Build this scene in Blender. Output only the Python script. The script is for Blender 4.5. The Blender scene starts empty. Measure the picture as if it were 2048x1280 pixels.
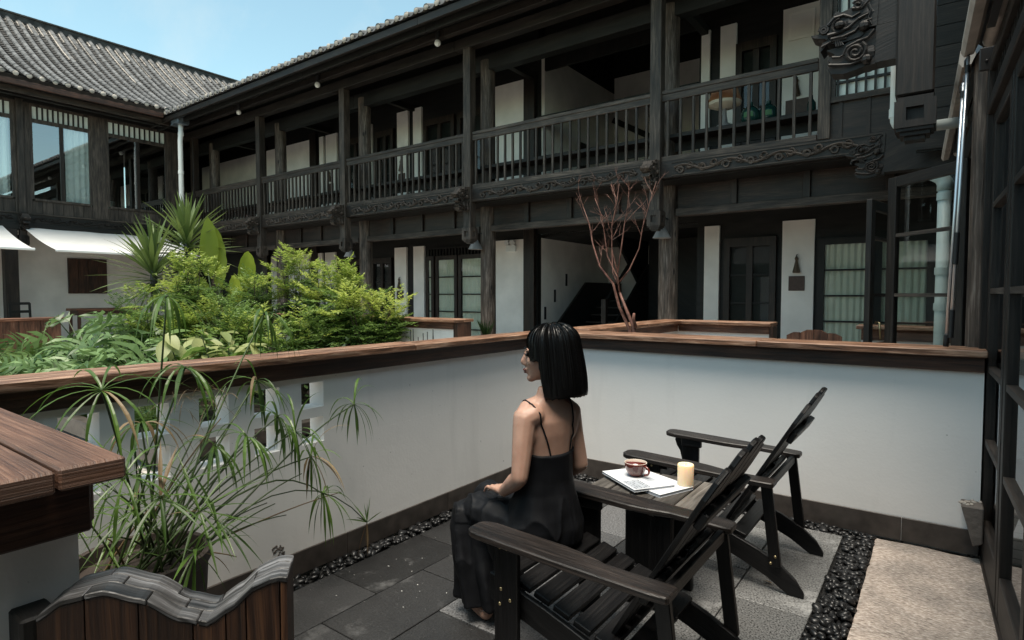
import bpy, bmesh, math, random
import numpy as np
from mathutils import Vector, Matrix, Quaternion, noise
from mathutils.bvhtree import BVHTree
R = math.radians
rng = random.Random(7)
SC = bpy.context.scene
COL = SC.collection

# ------------------------------------------------------------------ camera, sky, sun, exposure
cam_d = bpy.data.cameras.new('camera')
cam = bpy.data.objects.new('camera', cam_d)
COL.objects.link(cam)
cam.location = (0, 0, 1.4)
cam.rotation_euler = (R(90 - 2.445), 0, R(36.3))
cam_d.sensor_width = 36
cam_d.lens = 1171 / 2048 * 36
cam_d.clip_start = 0.02
cam_d.clip_end = 600
SC.camera = cam

SUN_EL, SUN_AZ = 78, 161          # elevation, compass azimuth (clockwise from +Y)
world = bpy.data.worlds.new('World')
SC.world = world
world.use_nodes = True
wn = world.node_tree
sky = wn.nodes.new('ShaderNodeTexSky')
sky.sky_type = 'NISHITA'
sky.sun_disc = False
sky.sun_elevation = R(SUN_EL)
sky.sun_rotation = R(SUN_AZ)
sky.altitude = 1800
sky.air_density = 1.0
sky.dust_density = 4.0
sky.ozone_density = 1.4
bg = wn.nodes['Background']
bg.inputs['Strength'].default_value = 0.15
tint = wn.nodes.new('ShaderNodeVectorMath'); tint.operation = 'MULTIPLY'; tint.inputs[1].default_value = (1.04, 1.10, 0.78)
wn.links.new(sky.outputs[0], tint.inputs[0])
# thin cirrus drawn over the whole dome
wtc = wn.nodes.new('ShaderNodeTexCoord'); wmp = wn.nodes.new('ShaderNodeMapping'); wmp.inputs['Rotation'].default_value = (0.2, 0.35, 0.9); wmp.inputs['Scale'].default_value = (1.2, 7.0, 5.0)
wno = wn.nodes.new('ShaderNodeTexNoise'); wno.inputs['Scale'].default_value = 1.3; wno.inputs['Detail'].default_value = 6; wno.inputs['Roughness'].default_value = 0.6
wrp = wn.nodes.new('ShaderNodeValToRGB'); wrp.color_ramp.elements[0].position = 0.5; wrp.color_ramp.elements[1].position = 0.8; wrp.color_ramp.elements[1].color = (0.3, 0.3, 0.3, 1)
wmx = wn.nodes.new('ShaderNodeMix'); wmx.data_type = 'RGBA'; wmx.inputs[7].default_value = (2.5, 2.8, 2.8, 1)
wn.links.new(wtc.outputs['Generated'], wmp.inputs[0]); wn.links.new(wmp.outputs[0], wno.inputs['Vector']); wn.links.new(wno.outputs[0], wrp.inputs[0])
wn.links.new(wrp.outputs[0], wmx.inputs[0]); wn.links.new(tint.outputs[0], wmx.inputs[6]); wn.links.new(wmx.outputs[2], bg.inputs['Color'])

sun_d = bpy.data.lights.new('sun', 'SUN')
sun_d.energy = 2.75
sun_d.angle = R(32)
sun_d.color = (1.0, 0.91, 0.80)
sun = bpy.data.objects.new('sun', sun_d)
COL.objects.link(sun)
sd = Vector((math.sin(R(SUN_AZ)) * math.cos(R(SUN_EL)), math.cos(R(SUN_AZ)) * math.cos(R(SUN_EL)), math.sin(R(SUN_EL))))
sun.rotation_euler = sd.to_track_quat('Z', 'Y').to_euler()
sun.location = sd * 40

SC.view_settings.view_transform = 'Standard'
SC.view_settings.look = 'None'
SC.view_settings.exposure = 1.18
SC.view_settings.gamma = 1.0
SC.view_settings.use_curve_mapping = False
SC.render.engine = 'CYCLES'
SC.cycles.max_bounces = 8
SC.cycles.transparent_max_bounces = 16
SC.cycles.use_denoising = True

# ------------------------------------------------------------------ mesh builder
def V(*a): return Vector(a)

class MB:
    def __init__(s):
        s.v = []; s.f = []
    def add(s, vs, fs):
        n = len(s.v)
        s.v.extend([tuple(p) for p in vs])
        s.f.extend([tuple(i + n for i in f) for f in fs])
        return s
    def box(s, x0, x1, y0, y1, z0, z1):
        vs = [(x, y, z) for x in (x0, x1) for y in (y0, y1) for z in (z0, z1)]
        return s.add(vs, [(0, 1, 3, 2), (4, 6, 7, 5), (0, 4, 5, 1), (2, 3, 7, 6), (0, 2, 6, 4), (1, 5, 7, 3)])
    def obox(s, c, ax, ay, az):
        """box from a centre and three half-axis vectors"""
        c = Vector(c); ax = Vector(ax); ay = Vector(ay); az = Vector(az)
        if ax.cross(ay).dot(az) < 0: az = -az
        vs = [c + ax * i + ay * j + az * k for i in (-1, 1) for j in (-1, 1) for k in (-1, 1)]
        return s.add(vs, [(0, 1, 3, 2), (4, 6, 7, 5), (0, 4, 5, 1), (2, 3, 7, 6), (0, 2, 6, 4), (1, 5, 7, 3)])
    def bar(s, a, b, w, h, up=(0, 0, 1)):
        """rectangular bar from a to b; w across, h along up"""
        a = Vector(a); b = Vector(b); d = b - a
        u = Vector(up); sd_ = d.cross(u)
        if sd_.length < 1e-6: sd_ = d.cross(Vector((1, 0, 0)))
        sd_.normalize(); u = sd_.cross(d).normalized()
        return s.obox((a + b) / 2, d / 2, sd_ * w / 2, u * h / 2)
    def prism(s, poly, o, u, v, n):
        """extrude a 2D polygon (in plane o,u,v) along vector n"""
        o = Vector(o); u = Vector(u); v = Vector(v); n = Vector(n)
        area = sum(poly[i][0] * poly[(i + 1) % len(poly)][1] - poly[(i + 1) % len(poly)][0] * poly[i][1] for i in range(len(poly)))
        if (area > 0) == (u.cross(v).dot(n) > 0): poly = list(poly)
        else: poly = list(reversed(poly))
        k = len(poly)
        vs = [o + u * p[0] + v * p[1] for p in poly] + [o + u * p[0] + v * p[1] + n for p in poly]
        fs = [tuple(reversed(range(k))), tuple(range(k, 2 * k))]
        fs += [(i, (i + 1) % k, k + (i + 1) % k, k + i) for i in range(k)]
        return s.add(vs, fs)
    def tube(s, pts, r, n=6, cap=True, flat=1.0):
        pts = [Vector(p) for p in pts]
        if not hasattr(r, '__len__'): r = [r] * len(pts)
        t0 = (pts[1] - pts[0]).normalized()
        ref = Vector((0, 0, 1)) if abs(t0.z) < 0.9 else Vector((1, 0, 0))
        a = t0.cross(ref).normalized()
        vs = []; m = len(pts)
        for i, p in enumerate(pts):
            t = (pts[min(i + 1, m - 1)] - pts[max(i - 1, 0)])
            if t.length < 1e-9: t = t0
            t.normalize()
            a = (a - t * a.dot(t))
            if a.length < 1e-6: a = t.orthogonal()
            a.normalize(); b = t.cross(a)
            for k in range(n):
                q = 2 * math.pi * k / n
                vs.append(p + (a * math.cos(q) + b * math.sin(q) * flat) * r[i])
        fs = []
        for i in range(m - 1):
            for k in range(n):
                fs.append((i * n + k, i * n + (k + 1) % n, (i + 1) * n + (k + 1) % n, (i + 1) * n + k))
        if cap:
            fs.append(tuple(reversed(range(n)))); fs.append(tuple(range((m - 1) * n, m * n)))
        return s.add(vs, fs)
    def loft(s, rings, cap=True, closed=True):
        n = len(rings[0]); vs = [p for r_ in rings for p in r_]; fs = []
        for i in range(len(rings) - 1):
            for k in range(n if closed else n - 1):
                fs.append((i * n + k, i * n + (k + 1) % n, (i + 1) * n + (k + 1) % n, (i + 1) * n + k))
        if cap:
            fs.append(tuple(reversed(range(n)))); fs.append(tuple(range((len(rings) - 1) * n, len(rings) * n)))
        return s.add(vs, fs)
    def lathe(s, prof, c=(0, 0, 0), n=16, cap=True):
        c = Vector(c)
        rings = [[c + Vector((r_ * math.cos(2 * math.pi * k / n), r_ * math.sin(2 * math.pi * k / n), z)) for k in range(n)] for r_, z in prof]
        return s.loft(rings, cap)
    def ball(s, c, rx, ry=None, rz=None, n=8, m=6, M=None):
        ry = ry or rx; rz = rz or rx; c = Vector(c); rings = []
        for i in range(m + 1):
            th = math.pi * (i / m) ; th = min(max(th, 0.02), math.pi - 0.02)
            ring = []
            for k in range(n):
                q = 2 * math.pi * k / n
                p = Vector((rx * math.sin(th) * math.cos(q), ry * math.sin(th) * math.sin(q), -rz * math.cos(th)))
                if M is not None: p = M @ p
                ring.append(c + p)
            rings.append(ring)
        return s.loft(rings, True)
    def mesh(s, name, mat=None, smooth=False, bev=0, uv=True):
        me = bpy.data.meshes.new(name)
        me.from_pydata(s.v, [], s.f)
        if bev:
            bm = bmesh.new(); bm.from_mesh(me)
            es = [e for e in bm.edges if e.is_manifold and e.calc_face_angle(0) > 0.5]
            bmesh.ops.bevel(bm, geom=es, offset=bev, segments=1, affect='EDGES', clamp_overlap=True)
            bm.to_mesh(me); bm.free()
        if uv and len(me.polygons) < 6000: grain_uv(me)
        if smooth:
            me.polygons.foreach_set('use_smooth', [True] * len(me.polygons))
            if smooth != 'all':
                try: me.set_sharp_from_angle(angle=R(38))
                except Exception: pass
        if mat: me.materials.append(M[mat])
        me.update()
        return me

def grain_uv(me):
    """UV in metres with u along the piece's longest axis, so that wood grain follows each board"""
    n = len(me.vertices)
    if n < 3 or not len(me.polygons): return
    co = np.empty(n * 3); me.vertices.foreach_get('co', co); co = co.reshape(-1, 3)
    c = co.mean(0); d = co - c
    try: _, _, vt = np.linalg.svd(d, full_matrices=False)
    except Exception: return
    ex = [np.ptp(d @ a) for a in vt]
    o = np.argsort(ex)[::-1]; a, b, cc = vt[o[0]], vt[o[1]], vt[o[2]]
    uvl = me.uv_layers.new(name='grain')
    ln = len(me.loops)
    li = np.empty(ln, int); me.loops.foreach_get('vertex_index', li)
    pn = np.empty(len(me.polygons) * 3); me.polygons.foreach_get('normal', pn); pn = pn.reshape(-1, 3)
    lt = np.empty(len(me.polygons), int); me.polygons.foreach_get('loop_total', lt)
    fn = np.repeat(pn, lt, axis=0)
    p = d[li]; na, nb, nc = abs(fn @ a), abs(fn @ b), abs(fn @ cc)
    u = p @ a; v = np.where(nb > nc, p @ cc + 0.37, p @ b)
    end = (na > nb) & (na > nc)
    u = np.where(end, p @ b * 0.2, u); v = np.where(end, p @ cc, v)
    uvl.data.foreach_set('uv', np.stack([u, v], 1).ravel())

# ------------------------------------------------------------------ things and parts
PW = {}
def _tag(o, label=None, cat=None, group=None, kind=None):
    if label: o['label'] = label
    if cat: o['category'] = cat
    if group: o['group'] = group
    if kind: o['kind'] = kind
    return o
def thing(name, label, cat, loc=(0, 0, 0), rz=0, group=None):
    o = bpy.data.objects.new(name, None); COL.objects.link(o)
    o.empty_display_size = 0.1
    o.location = loc; o.rotation_euler = (0, 0, rz); PW[o] = Vector(loc)
    return _tag(o, label, cat, group)
def part(name, mb, mat, parent=None, smooth=False, bev=0, label=None, kind=None, local=False, uv=True):
    me = mb.mesh(name, mat, smooth, bev, uv) if isinstance(mb, MB) else mb
    o = bpy.data.objects.new(name, me); COL.objects.link(o)
    PW[o] = Vector((0, 0, 0))
    if parent is not None:
        o.parent = parent
        if not local: o.location = -PW[parent]
    return _tag(o, label, None, None, kind)
def inst(name, me, parent, pos, rot=None, sc=None):
    o = bpy.data.objects.new(name, me); COL.objects.link(o)
    o.parent = parent
    o.location = Vector(pos) - (PW[parent] if parent is not None else Vector((0, 0, 0))); PW[o] = Vector(pos)
    if rot is not None: o.rotation_euler = rot
    if sc is not None: o.scale = sc if hasattr(sc, '__len__') else (sc, sc, sc)
    return o
def kids(o): return [c for c in COL.objects if c.parent == o]
def copy_tree(o, parent=None):
    c = o.copy(); COL.objects.link(c)
    if parent is not None: c.parent = parent
    for ch in kids(o): copy_tree(ch, c)
    return c

# ------------------------------------------------------------------ materials
M = {}
def nmat(name):
    m = bpy.data.materials.new(name); m.use_nodes = True
    nt = m.node_tree; b = nt.nodes['Principled BSDF']; M[name] = m
    return m, nt, b, lambda t: nt.nodes.new('ShaderNode' + t), nt.links.new
def mathn(nt, op, a, b=None, c=None):
    n = nt.nodes.new('ShaderNodeMath'); n.operation = op
    for i, x in enumerate((a, b, c)):
        if x is None: continue
        if isinstance(x, (int, float)): n.inputs[i].default_value = x
        else: nt.links.new(x, n.inputs[i])
    return n.outputs[0]
def ramp(nt, fac, stops):
    r_ = nt.nodes.new('ShaderNodeValToRGB'); e = r_.color_ramp.elements
    while len(e) < len(stops): e.new(0.5)
    for i, (p, c) in enumerate(stops):
        e[i].position = p; e[i].color = (c[0], c[1], c[2], 1)
    nt.links.new(fac, r_.inputs[0]); return r_.outputs[0]
def mulcol(nt, col, fac):
    m = nt.nodes.new('ShaderNodeVectorMath'); m.operation = 'SCALE'
    nt.links.new(col, m.inputs[0])
    if isinstance(fac, (int, float)): m.inputs['Scale'].default_value = fac
    else: nt.links.new(fac, m.inputs['Scale'])
    return m.outputs[0]
def mixcol(nt, fac, a, b):
    m = nt.nodes.new('ShaderNodeMix'); m.data_type = 'RGBA'
    if isinstance(fac, (int, float)): m.inputs[0].default_value = fac
    else: nt.links.new(fac, m.inputs[0])
    for i, x in ((6, a), (7, b)):
        if isinstance(x, tuple): m.inputs[i].default_value = (x[0], x[1], x[2], 1)
        else: nt.links.new(x, m.inputs[i])
    return m.outputs[2]
def bump(nt, b, h, strength, dist=0.01):
    n = nt.nodes.new('ShaderNodeBump'); n.inputs['Strength'].default_value = strength; n.inputs['Distance'].default_value = dist
    nt.links.new(h, n.inputs['Height']); nt.links.new(n.outputs[0], b.inputs['Normal'])

def wood(name, dark, mid, light, rough=0.6, lines=32, bmp=0.35, var=0.35, spec=0.4, knots=False, patch=0.6):
    m, nt, b, N, L = nmat(name)
    uv = N('UVMap'); oi = N('ObjectInfo')
    sh = N('VectorMath'); sh.operation = 'SCALE'; cx = N('CombineXYZ')
    L(oi.outputs['Random'], cx.inputs[0]); L(oi.outputs['Random'], cx.inputs[1]); cx.inputs[2].default_value = 0.3
    L(cx.outputs[0], sh.inputs[0]); sh.inputs['Scale'].default_value = 41.7
    ad = N('VectorMath'); ad.operation = 'ADD'; L(uv.outputs[0], ad.inputs[0]); L(sh.outputs[0], ad.inputs[1])
    warp = N('TexNoise'); warp.inputs['Scale'].default_value = 2.2; warp.inputs['Detail'].default_value = 2; L(ad.outputs[0], warp.inputs['Vector'])
    wv = N('VectorMath'); wv.operation = 'MULTIPLY_ADD'; L(warp.outputs['Color'], wv.inputs[0]); wv.inputs[1].default_value = (0.0, 0.035 if lines < 55 else 0.018, 0); L(ad.outputs[0], wv.inputs[2])
    mp = N('Mapping'); mp.inputs['Scale'].default_value = (1.3, lines, 1); L(wv.outputs[0], mp.inputs[0])
    g = N('TexNoise'); g.inputs['Scale'].default_value = 3.0; g.inputs['Detail'].default_value = 7; g.inputs['Roughness'].default_value = 0.62; L(mp.outputs[0], g.inputs['Vector'])
    mp2 = N('Mapping'); mp2.inputs['Scale'].default_value = (1.0, 5.0, 1); L(ad.outputs[0], mp2.inputs[0])
    p = N('TexNoise'); p.inputs['Scale'].default_value = 2.0; p.inputs['Detail'].default_value = 4; L(mp2.outputs[0], p.inputs['Vector'])
    c1 = ramp(nt, g.outputs[0], [(0.3, dark), (0.5, mid), (0.72, light)])
    bl = ramp(nt, p.outputs[0], [(0.34, (1 - patch,) * 3), (0.62, (1.12,) * 3)])
    mm = N('Mix'); mm.data_type = 'RGBA'; mm.blend_type = 'MULTIPLY'; mm.inputs[0].default_value = 1.0
    L(c1, mm.inputs[6]); L(bl, mm.inputs[7]); col = mm.outputs[2]
    if knots:
        mpk = N('Mapping'); mpk.inputs['Scale'].default_value = (2.4, 7.5, 1); L(ad.outputs[0], mpk.inputs[0])
        vk = N('TexVoronoi'); vk.inputs['Scale'].default_value = 1.0; vk.inputs['Randomness'].default_value = 1.0; L(mpk.outputs[0], vk.inputs['Vector'])
        kf = ramp(nt, vk.outputs['Distance'], [(0.07, (1, 1, 1)), (0.17, (0, 0, 0))])
        col = mixcol(nt, kf, col, (dark[0] * 0.5, dark[1] * 0.5, dark[2] * 0.5))
    br = mathn(nt, 'MULTIPLY_ADD', oi.outputs['Random'], var * 2, 1 - var)
    L(mulcol(nt, col, br), b.inputs['Base Color'])
    L(mathn(nt, 'MULTIPLY_ADD', g.outputs[0], 0.3, rough - 0.15), b.inputs['Roughness'])
    b.inputs['Specular IOR Level'].default_value = spec
    bump(nt, b, g.outputs[0], bmp, 0.006)
    return m

def stuff(name, col, rough=0.7, spec=0.4, metal=0, nscale=0, nvar=0.2, bscale=0, bstr=0.2, objvar=0.0, coat=0, col2=None, detail=5, bdist=0.004):
    m, nt, b, N, L = nmat(name)
    b.inputs['Roughness'].default_value = rough; b.inputs['Specular IOR Level'].default_value = spec; b.inputs['Metallic'].default_value = metal
    b.inputs['Coat Weight'].default_value = coat
    tc = N('TexCoord'); oi = N('ObjectInfo')
    ad = N('VectorMath'); ad.operation = 'MULTIPLY_ADD'; L(oi.outputs['Random'], ad.inputs[0]); ad.inputs[1].default_value = (13.1, 7.7, 5.3); L(tc.outputs['Object'], ad.inputs[2])
    out = None
    if nscale:
        t = N('TexNoise'); t.inputs['Scale'].default_value = nscale; t.inputs['Detail'].default_value = detail; L(ad.outputs[0], t.inputs['Vector'])
        lo = tuple(c * (1 - nvar) for c in col); hi = col2 or tuple(min(1, c * (1 + nvar)) for c in col)
        out = ramp(nt, t.outputs[0], [(0.32, lo), (0.68, hi)])
    if objvar:
        br = mathn(nt, 'MULTIPLY_ADD', oi.outputs['Random'], objvar * 2, 1 - objvar)
        if out is None:
            rgb = N('RGB'); rgb.outputs[0].default_value = (*col, 1); out = rgb.outputs[0]
        out = mulcol(nt, out, br)
    if out is None: b.inputs['Base Color'].default_value = (*col, 1)
    else: L(out, b.inputs['Base Color'])
    if bscale:
        t2 = N('TexNoise'); t2.inputs['Scale'].default_value = bscale; t2.inputs['Detail'].default_value = 4; L(ad.outputs[0], t2.inputs['Vector'])
        bump(nt, b, t2.outputs[0], bstr, bdist)
    return m

def leafmat(name, lo, hi, trans=0.35, rough=0.45, spec=0.4, nscale=1.2):
    m, nt, b, N, L = nmat(name)
    geo = N('NewGeometry'); tc = N('TexCoord'); oi = N('ObjectInfo')
    t = N('TexNoise'); t.inputs['Scale'].default_value = nscale; t.inputs['Detail'].default_value = 2
    ad = N('VectorMath'); ad.operation = 'MULTIPLY_ADD'; L(oi.outputs['Random'], ad.inputs[0]); ad.inputs[1].default_value = (3.1, 7.7, 5.3); L(tc.outputs['Object'], ad.inputs[2])
    L(ad.outputs[0], t.inputs['Vector'])
    f = mathn(nt, 'ADD', mathn(nt, 'MULTIPLY', geo.outputs['Random Per Island'], 0.5), mathn(nt, 'MULTIPLY', t.outputs[0], 0.55))
    f = mathn(nt, 'ADD', f, mathn(nt, 'MULTIPLY_ADD', oi.outputs['Random'], 0.3, -0.18))
    c = ramp(nt, f, [(0.15, lo), (0.8, hi)])
    L(c, b.inputs['Base Color']); b.inputs['Roughness'].default_value = rough; b.inputs['Specular IOR Level'].default_value = spec
    tr = N('BsdfTranslucent'); L(mulcol(nt, c, 1.3), tr.inputs['Color'])
    mx = N('MixShader'); mx.inputs[0].default_value = trans
    out = nt.nodes['Material Output']
    L(b.outputs[0], mx.inputs[1]); L(tr.outputs[0], mx.inputs[2]); L(mx.outputs[0], out.inputs['Surface'])
    return m

def glassmat(name, tint=(0.9, 0.93, 0.92), refl=0.06, rough=0.01, ior=1.5):
    m = bpy.data.materials.new(name); m.use_nodes = True; M[name] = m
    nt = m.node_tree; nt.nodes.remove(nt.nodes['Principled BSDF']); N = lambda t: nt.nodes.new('ShaderNode' + t)
    fr = N('Fresnel'); fr.inputs[0].default_value = ior
    tp = N('BsdfTransparent'); tp.inputs[0].default_value = (*tint, 1)
    gl = N('BsdfGlossy'); gl.inputs['Roughness'].default_value = rough; gl.inputs['Color'].default_value = (0.95, 0.97, 1, 1)
    mx = N('MixShader'); geo = N('NewGeometry'); f = mathn(nt, 'ADD', fr.outputs[0], refl); f = mathn(nt, 'MINIMUM', f, 1.0)
    f = mathn(nt, 'MULTIPLY', f, mathn(nt, 'SUBTRACT', 1.0, geo.outputs['Backfacing']))
    nt.links.new(f, mx.inputs[0]); nt.links.new(tp.outputs[0], mx.inputs[1]); nt.links.new(gl.outputs[0], mx.inputs[2])
    nt.links.new(mx.outputs[0], nt.nodes['Material Output'].inputs['Surface'])

def plastermat(name, col):
    m, nt, b, N, L = nmat(name)
    tc = N('TexCoord'); mp = N('Mapping'); mp.inputs['Scale'].default_value = (5, 5, .7); L(tc.outputs['Object'], mp.inputs[0])
    a = N('TexNoise'); a.inputs['Scale'].default_value = 1.3; a.inputs['Detail'].default_value = 5; L(tc.outputs['Object'], a.inputs['Vector'])
    s = N('TexNoise'); s.inputs['Scale'].default_value = 1.6; s.inputs['Detail'].default_value = 5; L(mp.outputs[0], s.inputs['Vector'])
    k = N('TexNoise'); k.inputs['Scale'].default_value = 34; k.inputs['Detail'].default_value = 2; L(tc.outputs['Object'], k.inputs['Vector'])
    f = mathn(nt, 'MULTIPLY', ramp(nt, a.outputs[0], [(.3, (.95,) * 3), (.65, (1.0,) * 3)]), ramp(nt, s.outputs[0], [(.26, (.93,) * 3), (.42, (1.0,) * 3)]))
    f = mathn(nt, 'MULTIPLY', f, ramp(nt, k.outputs[0], [(.215, (.55,) * 3), (.245, (1.0,) * 3)]))
    c = N('RGB'); c.outputs[0].default_value = (*col, 1)
    L(mulcol(nt, c.outputs[0], f), b.inputs['Base Color']); b.inputs['Roughness'].default_value = .88
    h = N('TexNoise'); h.inputs['Scale'].default_value = 60; h.inputs['Detail'].default_value = 5; L(tc.outputs['Object'], h.inputs['Vector'])
    h2 = N('TexNoise'); h2.inputs['Scale'].default_value = 6; h2.inputs['Detail'].default_value = 3; L(tc.outputs['Object'], h2.inputs['Vector'])
    bump(nt, b, mathn(nt, 'ADD', h.outputs[0], mathn(nt, 'MULTIPLY', h2.outputs[0], 3.0)), .10, .006)
wood('dark_wood', (0.006, 0.0043, 0.0034), (0.0165, 0.012, 0.0097), (0.042, 0.032, 0.026), rough=0.55, var=0.25)
wood('grey_wood', (0.015, 0.0105, 0.0082), (0.049, 0.0365, 0.029), (0.125, 0.098, 0.081), rough=0.6, var=0.28)
wood('black_wood', (0.004, 0.0034, 0.003), (0.008, 0.007, 0.006), (0.015, 0.013, 0.011), rough=0.6, var=0.2)
wood('brown_wood', (0.008, 0.0045, 0.003), (0.023, 0.013, 0.009), (0.054, 0.036, 0.027), rough=0.5, var=0.2)
wood('log_wood', (0.025, 0.017, 0.013), (0.095, 0.068, 0.053), (0.26, 0.215, 0.185), rough=0.6, var=0.12, knots=True, lines=26, bmp=0.6)
wood('cap_wood', (0.045, 0.017, 0.008), (0.215, 0.105, 0.058), (0.56, 0.37, 0.26), rough=0.5, lines=13, bmp=1.0, var=0.15, knots=True, patch=0.45, spec=0.5)
wood('near_cap_wood', (0.045, 0.017, 0.009), (0.135, 0.064, 0.037), (0.25, 0.14, 0.092), rough=0.5, lines=95, bmp=0.7, var=0.12, knots=True, patch=0.4, spec=0.5)
wood('fascia_wood', (0.014, 0.006, 0.004), (0.055, 0.024, 0.014), (0.11, 0.05, 0.03), rough=0.5, var=0.15)
wood('gate_wood', (0.008, 0.004, 0.003), (0.038, 0.016, 0.008), (0.10, 0.045, 0.02), rough=0.5, lines=45, var=0.35, knots=True)
wood('silver_wood', (0.014, 0.013, 0.012), (0.062, 0.060, 0.060), (0.25, 0.25, 0.26), rough=0.45, lines=26, var=0.2, patch=0.85)
wood('chair_wood', (0.003, 0.0028, 0.0030), (0.0062, 0.0058, 0.0062), (0.014, 0.013, 0.0125), rough=0.42, lines=45, bmp=0.35, var=0.2, spec=0.28)
wood('arm_wood', (0.0055, 0.0045, 0.004), (0.018, 0.0138, 0.012), (0.056, 0.042, 0.035), rough=0.42, lines=45, bmp=0.45, var=0.15, spec=0.35)
wood('table_wood', (0.03, 0.026, 0.022), (0.085, 0.075, 0.065), (0.16, 0.145, 0.13), rough=0.6, lines=20, var=0.2)
wood('shutter_wood', (0.020, 0.008, 0.005), (0.06, 0.024, 0.013), (0.11, 0.05, 0.03), rough=0.5, lines=18, var=0.2)
wood('bench_wood', (0.04, 0.015, 0.009), (0.12, 0.05, 0.028), (0.22, 0.11, 0.07), rough=0.5, lines=18, var=0.2)
plastermat('plaster', (0.80, 0.775, 0.75))
stuff('old_plaster', (0.80, 0.755, 0.71), rough=0.9, nscale=2.2, nvar=0.09, bscale=60, bstr=0.2)
stuff('skirting_tile', (0.058, 0.048, 0.042), rough=0.42, nscale=14, nvar=0.3, objvar=0.15, bscale=50, bstr=0.1)
stuff('pebble_black', (0.010, 0.010, 0.0105), rough=0.36, spec=0.4, nscale=20, nvar=0.4, objvar=0.5)
stuff('bed_dark', (0.010, 0.010, 0.010), rough=0.9)
stuff('roof_tile', (0.105, 0.105, 0.106), rough=0.7, nscale=5, nvar=0.45, objvar=0.2, bscale=30, bstr=0.3)
stuff('pan_tile', (0.045, 0.043, 0.041), rough=0.8, nscale=6, nvar=0.5, bscale=30, bstr=0.3)
stuff('mortar', (0.37, 0.33, 0.29), rough=0.9, nscale=7, nvar=0.35, bscale=40, bstr=0.4)
stuff('curtain', (0.66, 0.64, 0.54), rough=0.9, nscale=3, nvar=0.05)
stuff('curtain_mint', (0.74, 0.80, 0.76), rough=0.9)
stuff('awning_cloth', (0.50, 0.505, 0.50), rough=0.85, nscale=4, nvar=0.03)
stuff('awning_case', (0.40, 0.36, 0.325), rough=0.45, metal=0.0, nscale=9, nvar=0.2)
stuff('aluminium', (0.62, 0.66, 0.70), rough=0.32, metal=0.85)
stuff('steel_dark', (0.05, 0.05, 0.052), rough=0.45, metal=0.6)
stuff('rubber', (0.012, 0.012, 0.013), rough=0.5)
stuff('zinc', (0.16, 0.19, 0.22), rough=0.4, metal=0.5, nscale=8, nvar=0.3)
stuff('pvc', (0.60, 0.66, 0.64), rough=0.45, nscale=6, nvar=0.06)
stuff('white_paint', (0.72, 0.73, 0.72), rough=0.45)
stuff('lamp_grey', (0.20, 0.20, 0.20), rough=0.5)
stuff('brass', (0.45, 0.36, 0.20), rough=0.35, metal=0.9)
stuff('bronze', (0.09, 0.06, 0.04), rough=0.45, metal=0.5)
stuff('plate_brown', (0.075, 0.045, 0.036), rough=0.6, nscale=20, nvar=0.2)
stuff('ceramic_brown', (0.13, 0.018, 0.010), rough=0.12, spec=0.6, coat=0.6, nscale=9, nvar=0.4)
stuff('ceramic_cream', (0.72, 0.66, 0.56), rough=0.2, spec=0.5)
stuff('paper', (0.62, 0.63, 0.65), rough=0.6)
stuff('paper_grey', (0.36, 0.385, 0.42), rough=0.6)
stuff('ink', (0.07, 0.075, 0.085), rough=0.7)
stuff('pot_clay', (0.045, 0.034, 0.028), rough=0.65, nscale=9, nvar=0.3, bscale=40, bstr=0.2)
stuff('soil', (0.02, 0.015, 0.011), rough=0.95, nscale=20, nvar=0.4, bscale=30, bstr=0.6)
stuff('hair', (0.0025, 0.0023, 0.0024), rough=0.36, spec=0.32)
stuff('dress', (0.0052, 0.0056, 0.0070), rough=0.6, spec=0.16, nscale=20, nvar=0.15, bscale=220, bstr=0.05)
stuff('lips', (0.10, 0.015, 0.014), rough=0.35)
stuff('eye', (0.01, 0.008, 0.007), rough=0.2)
stuff('bark_red', (0.10, 0.034, 0.022), rough=0.6, nscale=16, nvar=0.5, bscale=40, bstr=0.3, col2=(0.27, 0.13, 0.095))
stuff('bark_grey', (0.10, 0.09, 0.08), rough=0.8, nscale=14, nvar=0.4, bscale=30, bstr=0.5)
stuff('stem_green', (0.035, 0.06, 0.015), rough=0.5, objvar=0.3)
stuff('stem_brown', (0.05, 0.035, 0.02), rough=0.8)
stuff('orange_shade', (0.42, 0.20, 0.10), rough=0.7)
stuff('demijohn', (0.01, 0.045, 0.04), rough=0.08, spec=0.6)
stuff('green_print', (0.06, 0.16, 0.07), rough=0.6)
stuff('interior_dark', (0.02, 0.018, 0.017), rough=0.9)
stuff('stone_block', (0.10, 0.085, 0.075), rough=0.85, nscale=8, nvar=0.4, bscale=25, bstr=0.8, bdist=0.01)
glassmat('glass', refl=0.0)
glassmat('glass_mirror', tint=(0.9, 0.92, 0.92), refl=0.24)
leafmat('leaf_nandina', (0.032, 0.076, 0.018), (0.18, 0.27, 0.060), 0.4)
leafmat('leaf_young', (0.14, 0.22, 0.03), (0.42, 0.47, 0.11), 0.45)
leafmat('leaf_yucca', (0.045, 0.085, 0.025), (0.16, 0.21, 0.06), 0.25, rough=0.4)
leafmat('leaf_banana', (0.14, 0.21, 0.025), (0.27, 0.34, 0.05), 0.5, rough=0.35)
leafmat('leaf_lobed', (0.030, 0.075, 0.018), (0.19, 0.29, 0.11), 0.3, rough=0.42, spec=0.5)
leafmat('leaf_yellow', (0.13, 0.19, 0.05), (0.44, 0.45, 0.21), 0.4)
leafmat('leaf_fern', (0.03, 0.065, 0.014), (0.11, 0.17, 0.035), 0.35)
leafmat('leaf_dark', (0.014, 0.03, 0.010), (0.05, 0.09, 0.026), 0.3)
leafmat('leaf_reed', (0.014, 0.042, 0.006), (0.10, 0.18, 0.028), 0.3, rough=0.38, spec=0.5)
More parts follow.
